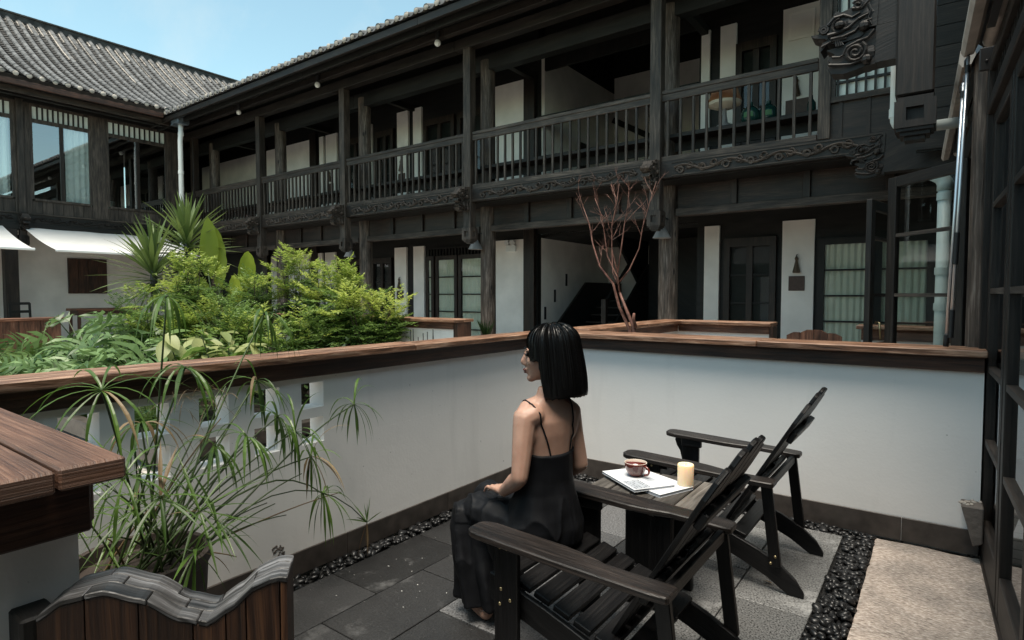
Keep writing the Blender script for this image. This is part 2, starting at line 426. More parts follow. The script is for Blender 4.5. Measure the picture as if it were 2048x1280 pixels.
leafmat('leaf_dry', (0.11, 0.065, 0.035), (0.30, 0.22, 0.12), 0.3)

def stone_mats():
    # volcanic paving: pitted, with pale lime stains of their own shape
    for name, base, stain in (('paving_stone', (0.075, 0.075, 0.077), 0.5), ('paving_lit', (0.185, 0.186, 0.184), 0.5), ('paving_shaded', (0.015, 0.015, 0.0155), .5)):  # shaded and lit copies hold the floor's brightness falloff in their base colour
        m, nt, b, N, L = nmat(name)
        tc = N('TexCoord'); oi = N('ObjectInfo')
        ad = N('VectorMath'); ad.operation = 'MULTIPLY_ADD'; L(oi.outputs['Random'], ad.inputs[0]); ad.inputs[1].default_value = (23.1, 17.7, 0); L(tc.outputs['Object'], ad.inputs[2])
        n1 = N('TexNoise'); n1.inputs['Scale'].default_value = 130; n1.inputs['Detail'].default_value = 4; L(ad.outputs[0], n1.inputs['Vector'])
        n2 = N('TexNoise'); n2.inputs['Scale'].default_value = 4.2; n2.inputs['Detail'].default_value = 7; n2.inputs['Roughness'].default_value = 0.68; L(ad.outputs[0], n2.inputs['Vector'])
        n3 = N('TexNoise'); n3.inputs['Scale'].default_value = 42; n3.inputs['Detail'].default_value = 2; L(ad.outputs[0], n3.inputs['Vector'])
        c = ramp(nt, n1.outputs[0], [(0.36, (0.012, 0.012, 0.012)), (0.47, base), (0.72, tuple(x * 1.9 for x in base))])
        c = mulcol(nt, c, mathn(nt, 'MULTIPLY_ADD', oi.outputs['Random'], 1.0, 0.5))
        st = ramp(nt, n2.outputs[0], [(0.57, (0, 0, 0)), (0.70, (0.6, 0.6, 0.6))])
        sp = ramp(nt, n3.outputs[0], [(0.735, (0, 0, 0)), (0.755, (0.9, 0.9, 0.9))])
        c = mixcol(nt, st, c, tuple(.06 + x * 2.0 for x in base)); c = mixcol(nt, sp, c, (0.5, 0.5, 0.48))
        L(c, b.inputs['Base Color'])
        rr = mathn(nt, 'MULTIPLY_ADD', n2.outputs[0], 0.7, 0.12)
        L(rr, b.inputs['Roughness']); b.inputs['Specular IOR Level'].default_value = 0.45
        bump(nt, b, n1.outputs[0], 0.55, 0.004)
    m, nt, b, N, L = nmat('slab_stone')
    tc = N('TexCoord'); oi = N('ObjectInfo')
    ad = N('VectorMath'); ad.operation = 'MULTIPLY_ADD'; L(oi.outputs['Random'], ad.inputs[0]); ad.inputs[1].default_value = (23.1, 17.7, 0); L(tc.outputs['Object'], ad.inputs[2])
    mp = N('Mapping'); mp.inputs['Rotation'].default_value = (0, 0, 0.6); mp.inputs['Scale'].default_value = (1, 2.2, 1); L(ad.outputs[0], mp.inputs[0])
    n1 = N('TexNoise'); n1.inputs['Scale'].default_value = 44; n1.inputs['Detail'].default_value = 6; n1.inputs['Roughness'].default_value = 0.7; L(mp.outputs[0], n1.inputs['Vector'])
    n2 = N('TexNoise'); n2.inputs['Scale'].default_value = 5; n2.inputs['Detail'].default_value = 5; L(ad.outputs[0], n2.inputs['Vector'])
    c = ramp(nt, n1.outputs[0], [(0.3, (0.11, 0.085, 0.070)), (0.5, (0.36, 0.305, 0.265)), (0.70, (0.66, 0.60, 0.55))])
    c2 = ramp(nt, n2.outputs[0], [(0.35, (0.75, 0.75, 0.75)), (0.65, (1.15, 1.12, 1.1))])
    mm = N('Mix'); mm.data_type = 'RGBA'; mm.blend_type = 'MULTIPLY'; mm.inputs[0].default_value = 1.0; L(c, mm.inputs[6]); L(c2, mm.inputs[7])
    L(mm.outputs[2], b.inputs['Base Color']); b.inputs['Roughness'].default_value = 0.8
    bump(nt, b, n1.outputs[0], 0.7, 0.006)
    # courtyard paving far away
    m, nt, b, N, L = nmat('court_stone')
    tc = N('TexCoord')
    br = N('TexBrick'); br.inputs['Scale'].default_value = 1.6; br.inputs['Color1'].default_value = (0.42, 0.39, 0.35, 1); br.inputs['Color2'].default_value = (0.50, 0.46, 0.42, 1); br.inputs['Mortar'].default_value = (0.12, 0.11, 0.1, 1)
    br.inputs['Mortar Size'].default_value = 0.012; L(tc.outputs['Object'], br.inputs['Vector'])
    n2 = N('TexNoise'); n2.inputs['Scale'].default_value = 3; n2.inputs['Detail'].default_value = 6; L(tc.outputs['Object'], n2.inputs['Vector'])
    mm = N('Mix'); mm.data_type = 'RGBA'; mm.blend_type = 'MULTIPLY'; mm.inputs[0].default_value = 1.0
    L(br.outputs[0], mm.inputs[6]); L(ramp(nt, n2.outputs[0], [(0.3, (0.6, 0.6, 0.6)), (0.7, (1.1, 1.1, 1.1))]), mm.inputs[7]); L(mm.outputs[2], b.inputs['Base Color']); b.inputs['Roughness'].default_value = 0.8
    # skin
    m, nt, b, N, L = nmat('skin')
    tc = N('TexCoord'); n = N('TexNoise'); n.inputs['Scale'].default_value = 14; n.inputs['Detail'].default_value = 3; L(tc.outputs['Object'], n.inputs['Vector'])
    L(ramp(nt, n.outputs[0], [(0.3, (0.33, 0.190, 0.138)), (0.7, (0.43, 0.262, 0.195))]), b.inputs['Base Color'])
    b.inputs['Roughness'].default_value = 0.48; b.inputs['Specular IOR Level'].default_value = 0.4
    b.inputs['Subsurface Weight'].default_value = 0.25; b.inputs['Subsurface Radius'].default_value = (0.02, 0.008, 0.005); b.inputs['Subsurface Scale'].default_value = 0.6
    n2 = N('TexNoise'); n2.inputs['Scale'].default_value = 300; L(tc.outputs['Object'], n2.inputs['Vector']); bump(nt, b, n2.outputs[0], 0.06, 0.002)
    # candle wax
    m, nt, b, N, L = nmat('wax')
    b.inputs['Base Color'].default_value = (0.87, 0.68, 0.46, 1); b.inputs['Roughness'].default_value = 0.4
    b.inputs['Subsurface Weight'].default_value = 0.8; b.inputs['Subsurface Radius'].default_value = (0.05, 0.03, 0.015); b.inputs['Subsurface Scale'].default_value = 0.8
stone_mats()

# ------------------------------------------------------------------ ground and terrace floor
def sheet(x0, x1, y0, y1, z): return MB().add([(x0, y0, z), (x1, y0, z), (x1, y1, z), (x0, y1, z)], [(0, 1, 2, 3)])
part('ground', sheet(-90, 60, -60, 90, -0.06), 'court_stone', kind='structure', uv=False)
tf = part('terrace_floor', sheet(-2.62, 0.6, -2.0, 4.02, -0.03), 'bed_dark', kind='structure', uv=False)
r2 = random.Random(3)
xs = [-2.44 + 0.335 * i for i in range(7)]
for i in range(6):
    y = -0.6 + 0.3 * (i % 2) + r2.uniform(-.05, .05)
    while y < 3.83:
        y1 = min(y + 0.605, 3.84)
        if y1 - y > 0.12:
            g = 0.003; x0 = xs[i] + 0.1675
            mb = MB().box(-(xs[1] - xs[0]) / 2 + g, (xs[1] - xs[0]) / 2 - g, -(y1 - y) / 2 + g, (y1 - y) / 2 - g, -0.03, r2.uniform(-0.0015, 0.0015))
            tone = 'paving_shaded' if x0 < -1.75 or (x0 < -1.2 and r2.random() < .4) else ('paving_lit' if x0 > -1.05 else 'paving_stone')  # floor's shade-to-light falloff across x is baked into the slab tone
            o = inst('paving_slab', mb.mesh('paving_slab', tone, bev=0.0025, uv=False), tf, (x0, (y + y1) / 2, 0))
        y = y1
# worn pink slabs along the doors
def rough_slab(x0, x1, y0, y1, z, seed, amp=0.006, n=14):
    mb = MB(); vs = []; fs = []
    for j in range(n + 1):
        for i in range(n + 1):
            u, v = i / n, j / n; x = x0 + (x1 - x0) * u; y = y0 + (y1 - y0) * v
            e = min(u, 1 - u, v, 1 - v)
            w = noise.noise(Vector((x * 7 + seed, y * 7, 0)))
            ex = 0.006 * noise.noise(Vector((seed, y * 9, x * 9)))
            vs.append((x + (ex if i in (0, n) else 0), y + (ex if j in (0, n) else 0), z + amp * w - (0.008 if e < 0.02 else 0)))
    for j in range(n):
        for i in range(n):
            a = j * (n + 1) + i; fs.append((a, a + 1, a + n + 2, a + n + 1))
    k = len(vs); ring = [i for i in range(n + 1)] + [(j + 1) * (n + 1) - 1 for j in range(1, n + 1)] + [n * (n + 1) + i for i in range(n - 1, -1, -1)] + [j * (n + 1) for j in range(n - 1, 0, -1)]
    for i in ring: vs.append((vs[i][0], vs[i][1], -0.06))
    m_ = len(ring)
    for q in range(m_): fs.append((ring[q], k + q, k + (q + 1) % m_, ring[(q + 1) % m_]))
    return mb.add(vs, fs)
for (x0, x1, y0, y1, z) in ((-0.275, 0.222, 2.80, 3.945, 0.0), (-0.275, 0.25, 1.5, 2.794, 0.003)):
    part('worn_slab', rough_slab(x0, x1, y0, y1, z, x0 * 31 + y0), 'slab_stone', tf, smooth=True, uv=False)

# black pebbles in the drainage strips: the nearest as parts, the rest joined
def peb(seed):
    q = random.Random(seed); m = MB().ball((0, 0, 0), 0.024, 0.016, 0.011, n=8, m=5)
    me = m.mesh('pebble', 'pebble_black', smooth='all', uv=False)
    for v in me.vertices:
        v.co *= 1 + 0.35 * noise.noise(v.co * 40 + Vector((seed, 0, 0)))
    return me
pebs = [peb(i) for i in range(5)]
r2 = random.Random(11)
pts = []
def strip(x0, x1, y0, y1, dens):
    for _ in range(int((x1 - x0) * (y1 - y0) * dens)):
        pts.append((r2.uniform(x0, x1), r2.uniform(y0, y1)))
strip(-0.415, -0.292, 1.9, 3.93, 2200)
strip(-2.54, -2.46, 1.5, 3.95, 1600)
strip(-2.45, -0.43, 3.855, 3.955, 1500)
cands = []
for (x, y) in pts:
    cands.append((math.hypot(x, y), x, y, r2.uniform(-0.012, 0.012), r2.choice(pebs), (r2.uniform(-.6, .6), r2.uniform(-.6, .6), r2.uniform(0, 6.3)), r2.uniform(0.55, 1.3)))
near = sorted([c for c in cands if c[1] > -0.43 and c[2] > 2.55] , key=lambda c: c[0])[:210]
rest = [c for c in cands if c not in near]
vis = sorted([c for c in rest if c[1] < -0.5 and (c[2] > 1.62 and c[2] < 2.7 or c[1] < -1.6 or c[1] > -0.85)], key=lambda c: c[0])[:85]
rest = [c for c in rest if c not in vis]
for c in near + vis: inst('pebble', c[4], tf, (c[1], c[2], c[3] - 0.004), c[5], c[6])
mb = MB()
for c in rest:
    T = Matrix.LocRotScale(Vector((c[1], c[2], c[3] - 0.004)), Matrix.Rotation(c[5][2], 3, 'Z').to_quaternion(), Vector((c[6],) * 3))
    me = c[4]; mb.add([T @ v.co for v in me.vertices], [tuple(p.vertices) for p in me.polygons])
part('small_pebbles', mb, 'pebble_black', tf, smooth='all', kind='stuff', uv=False)
# a fallen leaf
lf = MB().add([(0, 0, 0.004), (0.025, 0.012, 0.012), (0.055, 0, 0.005), (0.028, -0.011, 0.004)], [(0, 3, 2, 1)])
o = part('fallen_leaf', lf, 'leaf_dry'); o.location = (-0.62, 2.98, 0.002); o.rotation_euler = (0, 0, 2.9)
_tag(o, 'dry yellow leaf lying on the grey paving by the rear chair foot', 'leaf')

# ------------------------------------------------------------------ parapet walls
def planks(parent, a0, a1, b0, b1, z0, z1, axis, lens, gap=0.004, rows=2, seed=1, mat='cap_wood'):
    """cap planks: run along axis ('x'/'y') from a0 to a1, rows across b0..b1"""
    q = random.Random(seed); w = (b1 - b0) / rows
    for r_ in range(rows):
        a = a0
        while a < a1 - 1e-6:
            e = min(a + lens * q.uniform(0.85, 1.15), a1)
            if a1 - e < 0.4: e = a1
            dz = q.uniform(-0.002, 0.002); la, lb = a + gap / 2, e - gap / 2; wa, wb = b0 + r_ * w + gap / 2, b0 + (r_ + 1) * w - gap / 2
            mb = MB().box(la, lb, wa, wb, z0, z1 + dz) if axis == 'x' else MB().box(wa, wb, la, lb, z0, z1 + dz)
            part('cap_plank', mb, mat, parent, bev=0.004)
            a = e
def skirting(parent, a0, a1, b0, b1, z1, axis, n=0.8):
    a = a0
    while a < a1 - 1e-6:
        e = min(a + n, a1)
        mb = MB().box(a + .0015, e - .0015, b0, b1, 0, z1) if axis == 'x' else MB().box(b0, b1, a + .0015, e - .0015, 0, z1)
        part('skirting_tile', mb, 'skirting_tile', parent, bev=0.002)
        a = e

# left parapet, with two rows of square openings
XW = -2.57
lw = thing('parapet_wall', 'long white parapet with square openings behind the reed pot', 'wall', (-2.65, 1.9, 0))
holes_y = [(0.47 + 0.25 * i, 0.60 + 0.25 * i) for i in range(6)]
mb = MB(); XB = -2.69
zs = [0, 0.645, 0.775, 0.825, 0.955, 1.035]
mb.box(XB, XW, -0.2, 4.14, 0, zs[1]); mb.box(XB, XW, -0.2, 4.14, zs[2], zs[3]); mb.box(XB, XW, -0.2, 4.14, zs[4], zs[5])
for (za, zb) in ((zs[1], zs[2]), (zs[3], zs[4])):
    y = -0.2
    for (ya, yb) in holes_y + [(4.14, 0)]:
        mb.box(XB + .0004, XW - .0004, y, ya, za - .001, zb + .001); y = yb
part('wall_body', mb, 'plaster', lw, uv=False)
skirting(lw, 0.38, 3.957, XW + .001, XW + 0.013, 0.118, 'y')
for (x0, x1) in ((XW + 0.002, XW + 0.032), (XB - 0.026, XB - 0.002)):
    part('fascia_board', MB().box(x0, x1, -0.2, 3.93 if x0 > -2.6 else 4.3, 0.99, 1.072), 'fascia_wood', lw, bev=0.003)
planks(lw, -0.2, 4.32, XB - 0.03, XW + 0.075, 1.073, 1.108, 'y', 2.4, seed=2)
# a dark bruise on the plaster low on the wall
q = random.Random(4); mb = MB()
for i in range(26):
    a = q.uniform(0, 6.28); r_ = 0.035 * math.sqrt(q.random()); y = 1.58 + r_ * math.cos(a); z = 0.155 + r_ * math.sin(a) * 1.1
    mb.ball((XW + 0.001, y, z), 0.0016, q.uniform(.004, .009), q.uniform(.003, .007), n=6, m=4)
part('chipped_patch', mb, 'stone_block', lw, uv=False)

# right parapet
rw = thing('parapet_wall', 'plain white parapet behind the two dark armchairs', 'wall', (-1.2, 4.07, 0))
part('wall_body', MB().box(XW + .001, 0.19, 3.97, 4.14, 0, 1.035), 'plaster', rw, uv=False)
skirting(rw, XW + 0.014, 0.19, 3.958, 3.9695, 0.135, 'x')
for (y0, y1) in ((3.938, 3.968), (4.142, 4.172)):
    part('fascia_board', MB().box(XW + 0.034 if y0 < 4 else -2.5, 0.19, y0, y1, 0.99, 1.072), 'fascia_wood', rw, bev=0.003)
planks(rw, XW + 0.076, 0.2, 3.88, 4.225, 1.073, 1.108, 'x', 1.5, seed=5)
# rough stone block where the wall meets the door post
mb = MB().prism([(-0.01, 0.30), (0.085, 0.30), (0.085, 0.11), (0.045, 0.09)], (0.115, 3.83, 0), (1, 0, 0), (0, 0, 1), (0, 0.125, 0))
sb = part('stone_block', mb, 'stone_block', None, bev=0.006, uv=False)
_tag(sb, 'broken stone block jutting from the white wall beside the glazed doors', 'stone')
mb = MB(); q = random.Random(9)
for i in range(9):
    x = 0.11 + 0.09 * q.random(); y = 3.83 + 0.12 * q.random()
    mb.ball((x, y, 0.302), q.uniform(.008, .02), q.uniform(.008, .02), q.uniform(.004, .012), n=6, m=4)
part('mortar_crumbs', mb, 'mortar', sb, uv=False, local=True)

# near-left stub wall with its cap
nw = thing('parapet_wall', 'white stub wall beside the wooden gate with thick plank cap', 'wall', (-1.85, 0.2, 0))
part('wall_body', MB().box(XW + .002, -1.2, -0.1, 0.36, 0, 1.03), 'plaster', nw, uv=False)
part('fascia_board', MB().box(-1.199, -1.155, -0.1, 0.368, 1.0, 1.085), 'fascia_wood', nw, bev=0.004)
part('fascia_board', MB().box(XW + 0.08, -1.2, 0.362, 0.386, 1.0, 1.085), 'fascia_wood', nw, bev=0.004)
part('cap_plank', MB().box(-2.42, -1.12, 0.313, 0.408, 1.087, 1.125), 'near_cap_wood', nw, bev=0.004)
part('cap_plank', MB().box(-2.42, -1.113, 0.16, 0.307, 1.087, 1.124), 'near_cap_wood', nw, bev=0.004)
part('cap_plank', MB().box(-2.42, -1.117, -0.1, 0.155, 1.087, 1.125), 'near_cap_wood', nw, bev=0.004)

# wave-topped gate hung on the stub wall
G0 = Vector((-1.13, 0.28, 0)); GD = Vector((0.65, 0.76, 0)).normalized(); GN = Vector((-GD.y, GD.x, 0))   # GN points away from the camera
gt = thing('garden_gate', 'low brown plank gate with wave shaped grey weathered top', 'gate', (-1.0, 0.42, 0))
GL = 0.372
def gtop(s_):
    k = [(0, .893), (.10, .917), (.25, .925), (.40, .905), (.55, .868), (.66, .855), (.76, .877), (.86, .908), (.95, .919), (1.0, .916)]
    for (a, za), (b, zb) in zip(k, k[1:]):
        if s_ <= b:
            t = (s_ - a) / (b - a); t = t * t * (3 - 2 * t) * 0.5 + t * 0.5
            return za + (zb - za) * t
    return k[-1][1]
edges = [0, .18, .385, .60, .735, .82, .965, 1.0]
for i in range(len(edges) - 1):
    a, b = edges[i] * GL + .0012, edges[i + 1] * GL - .0012
    prof = [(a, 0.35), (b, 0.35)] + [(b + (a - b) * k / 6, gtop((b + (a - b) * k / 6) / GL) - 0.006) for k in range(7)]
    part('gate_plank', MB().prism(prof, G0, GD, (0, 0, 1), GN * (0.026 if i < 6 else .03)), 'gate_wood', gt)
part('gate_stile', MB().prism([(GL * .9, .35), (GL - .002, .35), (GL - .002, gtop(1) - .006), (GL * .9, gtop(.9) - .006)], G0 + GN * .0305, GD, (0, 0, 1), GN * .05), 'fascia_wood', gt)
part('back_board', MB().prism([(0.004, .35), (GL * .9 - .002, .35)] + [(GL * .9 - .002 + (0.004 - GL * .9 + .002) * k / 12, gtop((GL * .9 * (1 - k / 12)) / GL) - 0.02) for k in range(13)], G0 + GN * .031, GD, (0, 0, 1), GN * .03), 'gate_wood', gt)
lay = [(0.0, 0.032, [0, .18, .42, .62, 1.0]), (0.033, 0.060, [0, .30, .55, .84, 1.0]), (0.061, 0.088, [0, .22, .50, .68, 1.0])]
for (n0, n1, cuts) in lay:
    for a, b in zip(cuts, cuts[1:]):
        ks = [a + (b - a) * k / 10 for k in range(11)]
        prof = [(s_ * GL + (.0008 if s_ == a else -.0008 if s_ == b else 0), gtop(s_) - .005) for s_ in ks] + [(s_ * GL + (.0008 if s_ == a else -.0008 if s_ == b else 0), gtop(s_) + .004) for s_ in reversed(ks)]
        part('cap_strip', MB().prism(prof, G0 + GN * n0 - GN * .002, GD, (0, 0, 1), GN * (n1 - n0)), 'silver_wood', gt, bev=0.0015)
hb = part('hinge_block', MB().box(-1.199, -1.135, 0.262, 0.312, 0.70, 0.895), 'black_wood', gt, bev=0.004)

# parapets of the neighbouring terraces
nc = thing('parapet_wall', 'white parapet of the next terrace with bare shrub before it', 'wall', (-2.2, 5.6, 0))
part('wall_body', MB().box(-2.62, -2.45, 4.33, 6.70, 0, 1.04), 'plaster', nc, uv=False)
part('wall_body', MB().box(-2.449, -1.45, 6.53, 6.70, 0, 1.04), 'plaster', nc, uv=False)
for (a, b, c, d) in ((-2.448, -2.42, 4.33, 6.49), (-2.419, -1.45, 6.50, 6.528)):
    part('fascia_board', MB().box(a, b, c, d, 0.99, 1.073), 'bench_wood', nc, bev=0.003)
planks(nc, 4.33, 6.76, -2.68, -2.38, 1.075, 1.11, 'y', 1.4, seed=8)
planks(nc, -2.378, -1.42, 6.44, 6.76, 1.075, 1.11, 'x', 1.2, seed=9)
part('end_board', MB().box(-1.448, -1.41, 6.50, 6.70, 0, 1.073), 'fascia_wood', nc, bev=0.003)
nd = thing('parapet_wall', 'white parapet seen through the open glazed door', 'wall', (0.0, 6.6, 0))
part('wall_body', MB().box(-0.62, 0.6, 6.53, 6.70, 0, 1.04), 'plaster', nd, uv=False)
part('fascia_board', MB().box(-0.62, 0.6, 6.50, 6.528, 0.97, 1.073), 'bench_wood', nd, bev=0.003)
planks(nd, -0.66, 0.6, 6.44, 6.76, 1.075, 1.11, 'x', 1.4, seed=10)
ne = thing('parapet_wall', 'short white parapet at the right edge of the green bushes', 'wall', (-6, 5.3, 0))
part('wall_body', MB().box(-8.6, -4.68, 5.22, 5.42, 0, 1.04), 'plaster', ne, uv=False)
part('fascia_board', MB().box(-8.6, -4.66, 5.19, 5.218, 0.99, 1.073), 'bench_wood', ne, bev=0.003)
part('end_board', MB().box(-4.679, -4.61, 5.19, 5.44, 0.0, 1.073), 'fascia_wood', ne, bev=0.003)
planks(ne, -8.6, -4.60, 5.12, 5.48, 1.075, 1.11, 'x', 1.6, seed=12)
# little gate top of the next terrace
g2 = thing('garden_gate', 'small orange brown gate top beyond the white parapet', 'gate', (-1.0, 6.1, 0))
for i in range(4):
    x = -1.22 + 0.12 * i
    h = 1.02 + 0.05 * math.sin(math.pi * (i + .5) / 4)
    part('gate_plank', MB().prism([(0, .2), (.115, .2), (.115, h - .02 + (.02 if i < 2 else -.01)), (.0575, h), (0, h - .02 + (-.01 if i < 2 else .02))], (x, 6.2, 0), (1, 0, 0), (0, 0, 1), (0, .03, 0)), 'bench_wood', g2)

# ------------------------------------------------------------------ carving helpers
def spiral(c, u, v, r0, r1, turns, a0, n=18, lift=None):
    out = []
    for i in range(n + 1):
        t = i / n; a = a0 + turns * 2 * math.pi * t; r_ = r0 + (r1 - r0) * t
        out.append(Vector(c) + Vector(u) * (r_ * math.cos(a)) + Vector(v) * (r_ * math.sin(a)))
    return out
def vine_panel(mb, o, u, L, h, n, seed):
    """scrolling vine in relief: o = left middle of the panel, u = along, n = outward"""
    q = random.Random(seed); o = Vector(o); u = Vector(u); v = Vector((0, 0, 1)); n = Vector(n)
    W = max(3, round(L / (h * 2.0))); ph = q.uniform(0, 0.6)
    def P(s_, t, d=0.0): return o + u * s_ + v * t + n * d
    pts_ = [P(L * i / (W * 10), 0.27 * h * math.sin(2 * math.pi * (W * i / (W * 10)) * 0.5 * 2 / 2 + ph), 0.012) for i in range(W * 10 + 1)]
    mb.tube(pts_, 0.017, 5)
    for k in range(W * 2):
        s_ = L * (k + 0.5) / (W * 2) + q.uniform(-.02, .02); sg = 1 if k % 2 else -1
        c = P(s_, sg * 0.16 * h, 0.014)
        mb.tube(spiral(c, u, v * sg, 0.30 * h * q.uniform(.8, 1.1), 0.03, q.uniform(1.0, 1.5), q.uniform(2.6, 3.6), 14), [0.017 - 0.007 * i / 14 for i in range(15)], 5)
        for j in range(5):
            a = q.uniform(-0.9, 0.9) + (0 if j % 2 else math.pi); r_ = q.uniform(.26, .46) * h
            tip = P(s_ + r_ * 1.3 * math.cos(a), sg * 0.1 * h + 0.7 * r_ * math.sin(a) + q.uniform(-.1, .1) * h, .008); base = P(s_ + q.uniform(-.03, .03), -sg * .1 * h, .012)
            d = tip - base; side = d.cross(n).normalized() * (0.07 * h + .008)
            mid = base + d * .5 + n * .022
            mb.add([base, mid + side, tip, mid - side, base + n * -.01], [(0, 1, 2), (0, 2, 3)])
HEAD = [(0, 0.0), (-.10, .0), (-.075, -.035), (-.10, -.055), (-.20, -.065), (-.305, -.058), (-.345, -.10), (-.352, -.088), (-.335, -.04), (-.30, -.03), (-.318, -.012), (-.385, .005), (-.405, .018), (-.412, .03), (-.36, .028), (-.350, .075), (-.325, .085), (-.295, .068), (-.285, .11), (-.275, .125), (-.252, .165), (-.22, .145), (-.15, .165), (-.10, .20), (-.05, .205), (0.01, .225)]
TAIL = [(0, -.02), (-.04, -.01), (-.12, -.03), (-.20, -.085), (-.31, -.095), (-.255, -.135), (-.30, -.165), (-.275, -.20), (-.305, -.215), (-.275, -.27), (-.20, -.285), (-.13, -.275), (-.08, -.262), (0, -.255)]
def dragon(mb, o, f, side, sc=1.0, th=0.13, tail=True):
    """carved beam end: f = direction of the snout, side = thickness direction, o = middle of the beam end"""
    o = Vector(o); f = Vector(f); side = Vector(side); v = Vector((0, 0, 1))
    mb.prism([(-p[0] * sc, p[1] * sc) for p in HEAD], o - side * th / 2, f, v, side * th)
    if tail: mb.prism([(-p[0] * sc, p[1] * sc) for p in TAIL], o - side * th * .42, f, v, side * th * .84)
    DM = Matrix((f, side, v)).transposed(); B = lambda a, b, ra, rs, rb: mb.ball(o - f * (a * sc) + v * (b * sc), ra * sc, th * rs, rb * sc, n=12, m=8, M=DM)
    B(-.17, .055, .14, .60, .095); B(-.31, .02, .075, .52, .055); B(-.06, .10, .09, .58, .10)
    if tail: B(-.12, -.15, .13, .56, .10); B(-.05, -.17, .08, .54, .09)
    for sg in (-1, 1):
        n = side * sg * (th * .56)
        def P(a, b, d=0.0): return o + f * (-a * sc) + v * (b * sc) + n + side * sg * d
        tb = lambda pts, r0, r1: mb.tube([P(*p) for p in pts], [(r0 + (r1 - r0) * i / (len(pts) - 1)) * sc * .8 for i in range(len(pts))], 6)
        mb.tube(spiral(P(-.325, .045), f, v, .034 * sc, .006 * sc, 2, 0), .009 * sc, 5)          # nostril curl
        mb.ball(P(-.225, .055), .036 * sc, .036 * sc, .028 * sc, n=8, m=5)                        # eye
        mb.tube(spiral(P(-.225, .055), f, v, .050 * sc, .046 * sc, .8, 2.8), .009 * sc, 5)
        tb([(-.30, .07), (-.26, .115), (-.20, .12), (-.15, .09), (-.10, .11)], .016, .008)        # brow
        tb([(-.30, .0), (-.24, .005), (-.17, .025), (-.11, .07), (-.05, .09)], .018, .009)        # cheek
        tb([(-.28, -.03), (-.20, -.03), (-.13, -.01), (-.08, .04), (-.03, .05)], .015, .007)
        tb([(-.34, -.07), (-.27, -.045), (-.18, -.045)], .010, .006)
        mb.tube(spiral(P(-.115, .165), f, v, .036 * sc, .01 * sc, 1.4, .5), .011 * sc, 5)
        mb.ball(P(-.075, .012), .036 * sc, .036 * sc, .036 * sc, n=8, m=5)
        tb([(-.15, .15), (-.09, .14), (-.05, .18), (-.02, .21)], .013, .006)
        tb([(-.05, .16), (-.035, .11), (-.05, .06), (-.03, .01)], .011, .007)
        if tail:
            mb.tube(spiral(P(-.125, -.155), f, v, .070 * sc, .008 * sc, 2.1, 2.2, 26), .012 * sc, 5)
            tb([(-.01, -.03), (-.05, -.075), (-.11, -.085), (-.18, -.11), (-.20, -.16)], .015, .010)
            tb([(-.29, -.21), (-.22, -.225), (-.15, -.235), (-.08, -.22)], .014, .008)
            tb([(-.27, -.16), (-.22, -.17), (-.19, -.155)], .011, .008)
            mb.ball(P(-.055, -.222), .034 * sc, .034 * sc, .034 * sc, n=8, m=5)
            for k in range(4): tb([(-.20 - .015 * k, -.09), (-.215 - .012 * k, -.06 + .01 * k)], .008, .004)
        if sc > .8:
            for k in range(3): tb([(-.30 + .012 * k, -.008), (-.303 + .012 * k, -.03)], .006, .002)  # teeth
    return mb
def pendant(mb, c, w, z0, z1):
    """hanging post end: a block with square recesses between stepped mouldings"""
    x, y = c; h = w / 2
    hz = (z0 + z1) / 2; a = h * 0.42; hh = (z1 - z0) * .24
    def ringblock(za, zb, k): mb.box(x - h * k, x + h * k, y - h * k, y + h * k, za, zb)
    # four corner pillars + top/bottom plates + recessed core give the square holes
    zt, zb = hz + hh, hz - hh
    ringblock(zt, z1, 1.0); ringblock(z0, zb, 1.0)
    for sx in (-1, 1):
        for sy in (-1, 1):
            mb.box(x + sx * h, x + sx * a, y + sy * h, y + sy * a, zb, zt) if sx * sy > 0 else mb.box(min(x + sx * h, x + sx * a), max(x + sx * h, x + sx * a), min(y + sy * h, y + sy * a), max(y + sy * h, y + sy * a), zb, zt)
    mb.box(x - h * .72, x + h * .72, y - h * .72, y + h * .72, zb, zt)
    ringblock(z1, z1 + .025, .85); ringblock(z0 - .02, z0, .9); ringblock(z0 - .045, z0 - .02, .72); ringblock(z0 - .07, z0 - .045, .5)

# ------------------------------------------------------------------ the long timber building (facade along X)
YB, YL, YR = 8.4, 9.0, 10.5
POSTS = [-3.49, -7.15, -10.78, -14.16, -17.62]
fb = thing('timber_building', 'long dark two storey timber building with carved balcony facing the courtyard', 'building', (-8.5, 11, 0))
XA, XZ = -22.0, 1.6
# back wall and ceilings, floors
part('rear_wall', MB().box(XA, -7.07, YR + .06, YR + .2, 0, 7.4).box(-3.6, XZ, YR + .06, YR + .2, 0, 7.4).box(-7.07, -3.6, YR + .06, YR + .2, 2.72, 3.25), 'black_wood', fb)
bf = MB()
for i in range(24):
    bf.box(XA + (XZ - XA) * i / 24 + .004, XA + (XZ - XA) * (i + 1) / 24 - .004, YB + .1, YR + .06, 3.16, 3.30)
part('balcony_floor', bf, 'cap_wood', fb)  # unseen floor, pale finish chosen to bounce light onto the upper panels
part('floor_lining', MB().box(XA, XZ, YB + .06, YR + .058, 3.105, 3.158), 'black_wood', fb)
part('floor_slab', MB().box(XA, XZ, YR - 3, YR + .1, -.05, .0), 'court_stone', fb, uv=False)  # unseen gallery floor, kept pale to bounce light onto the wall panels
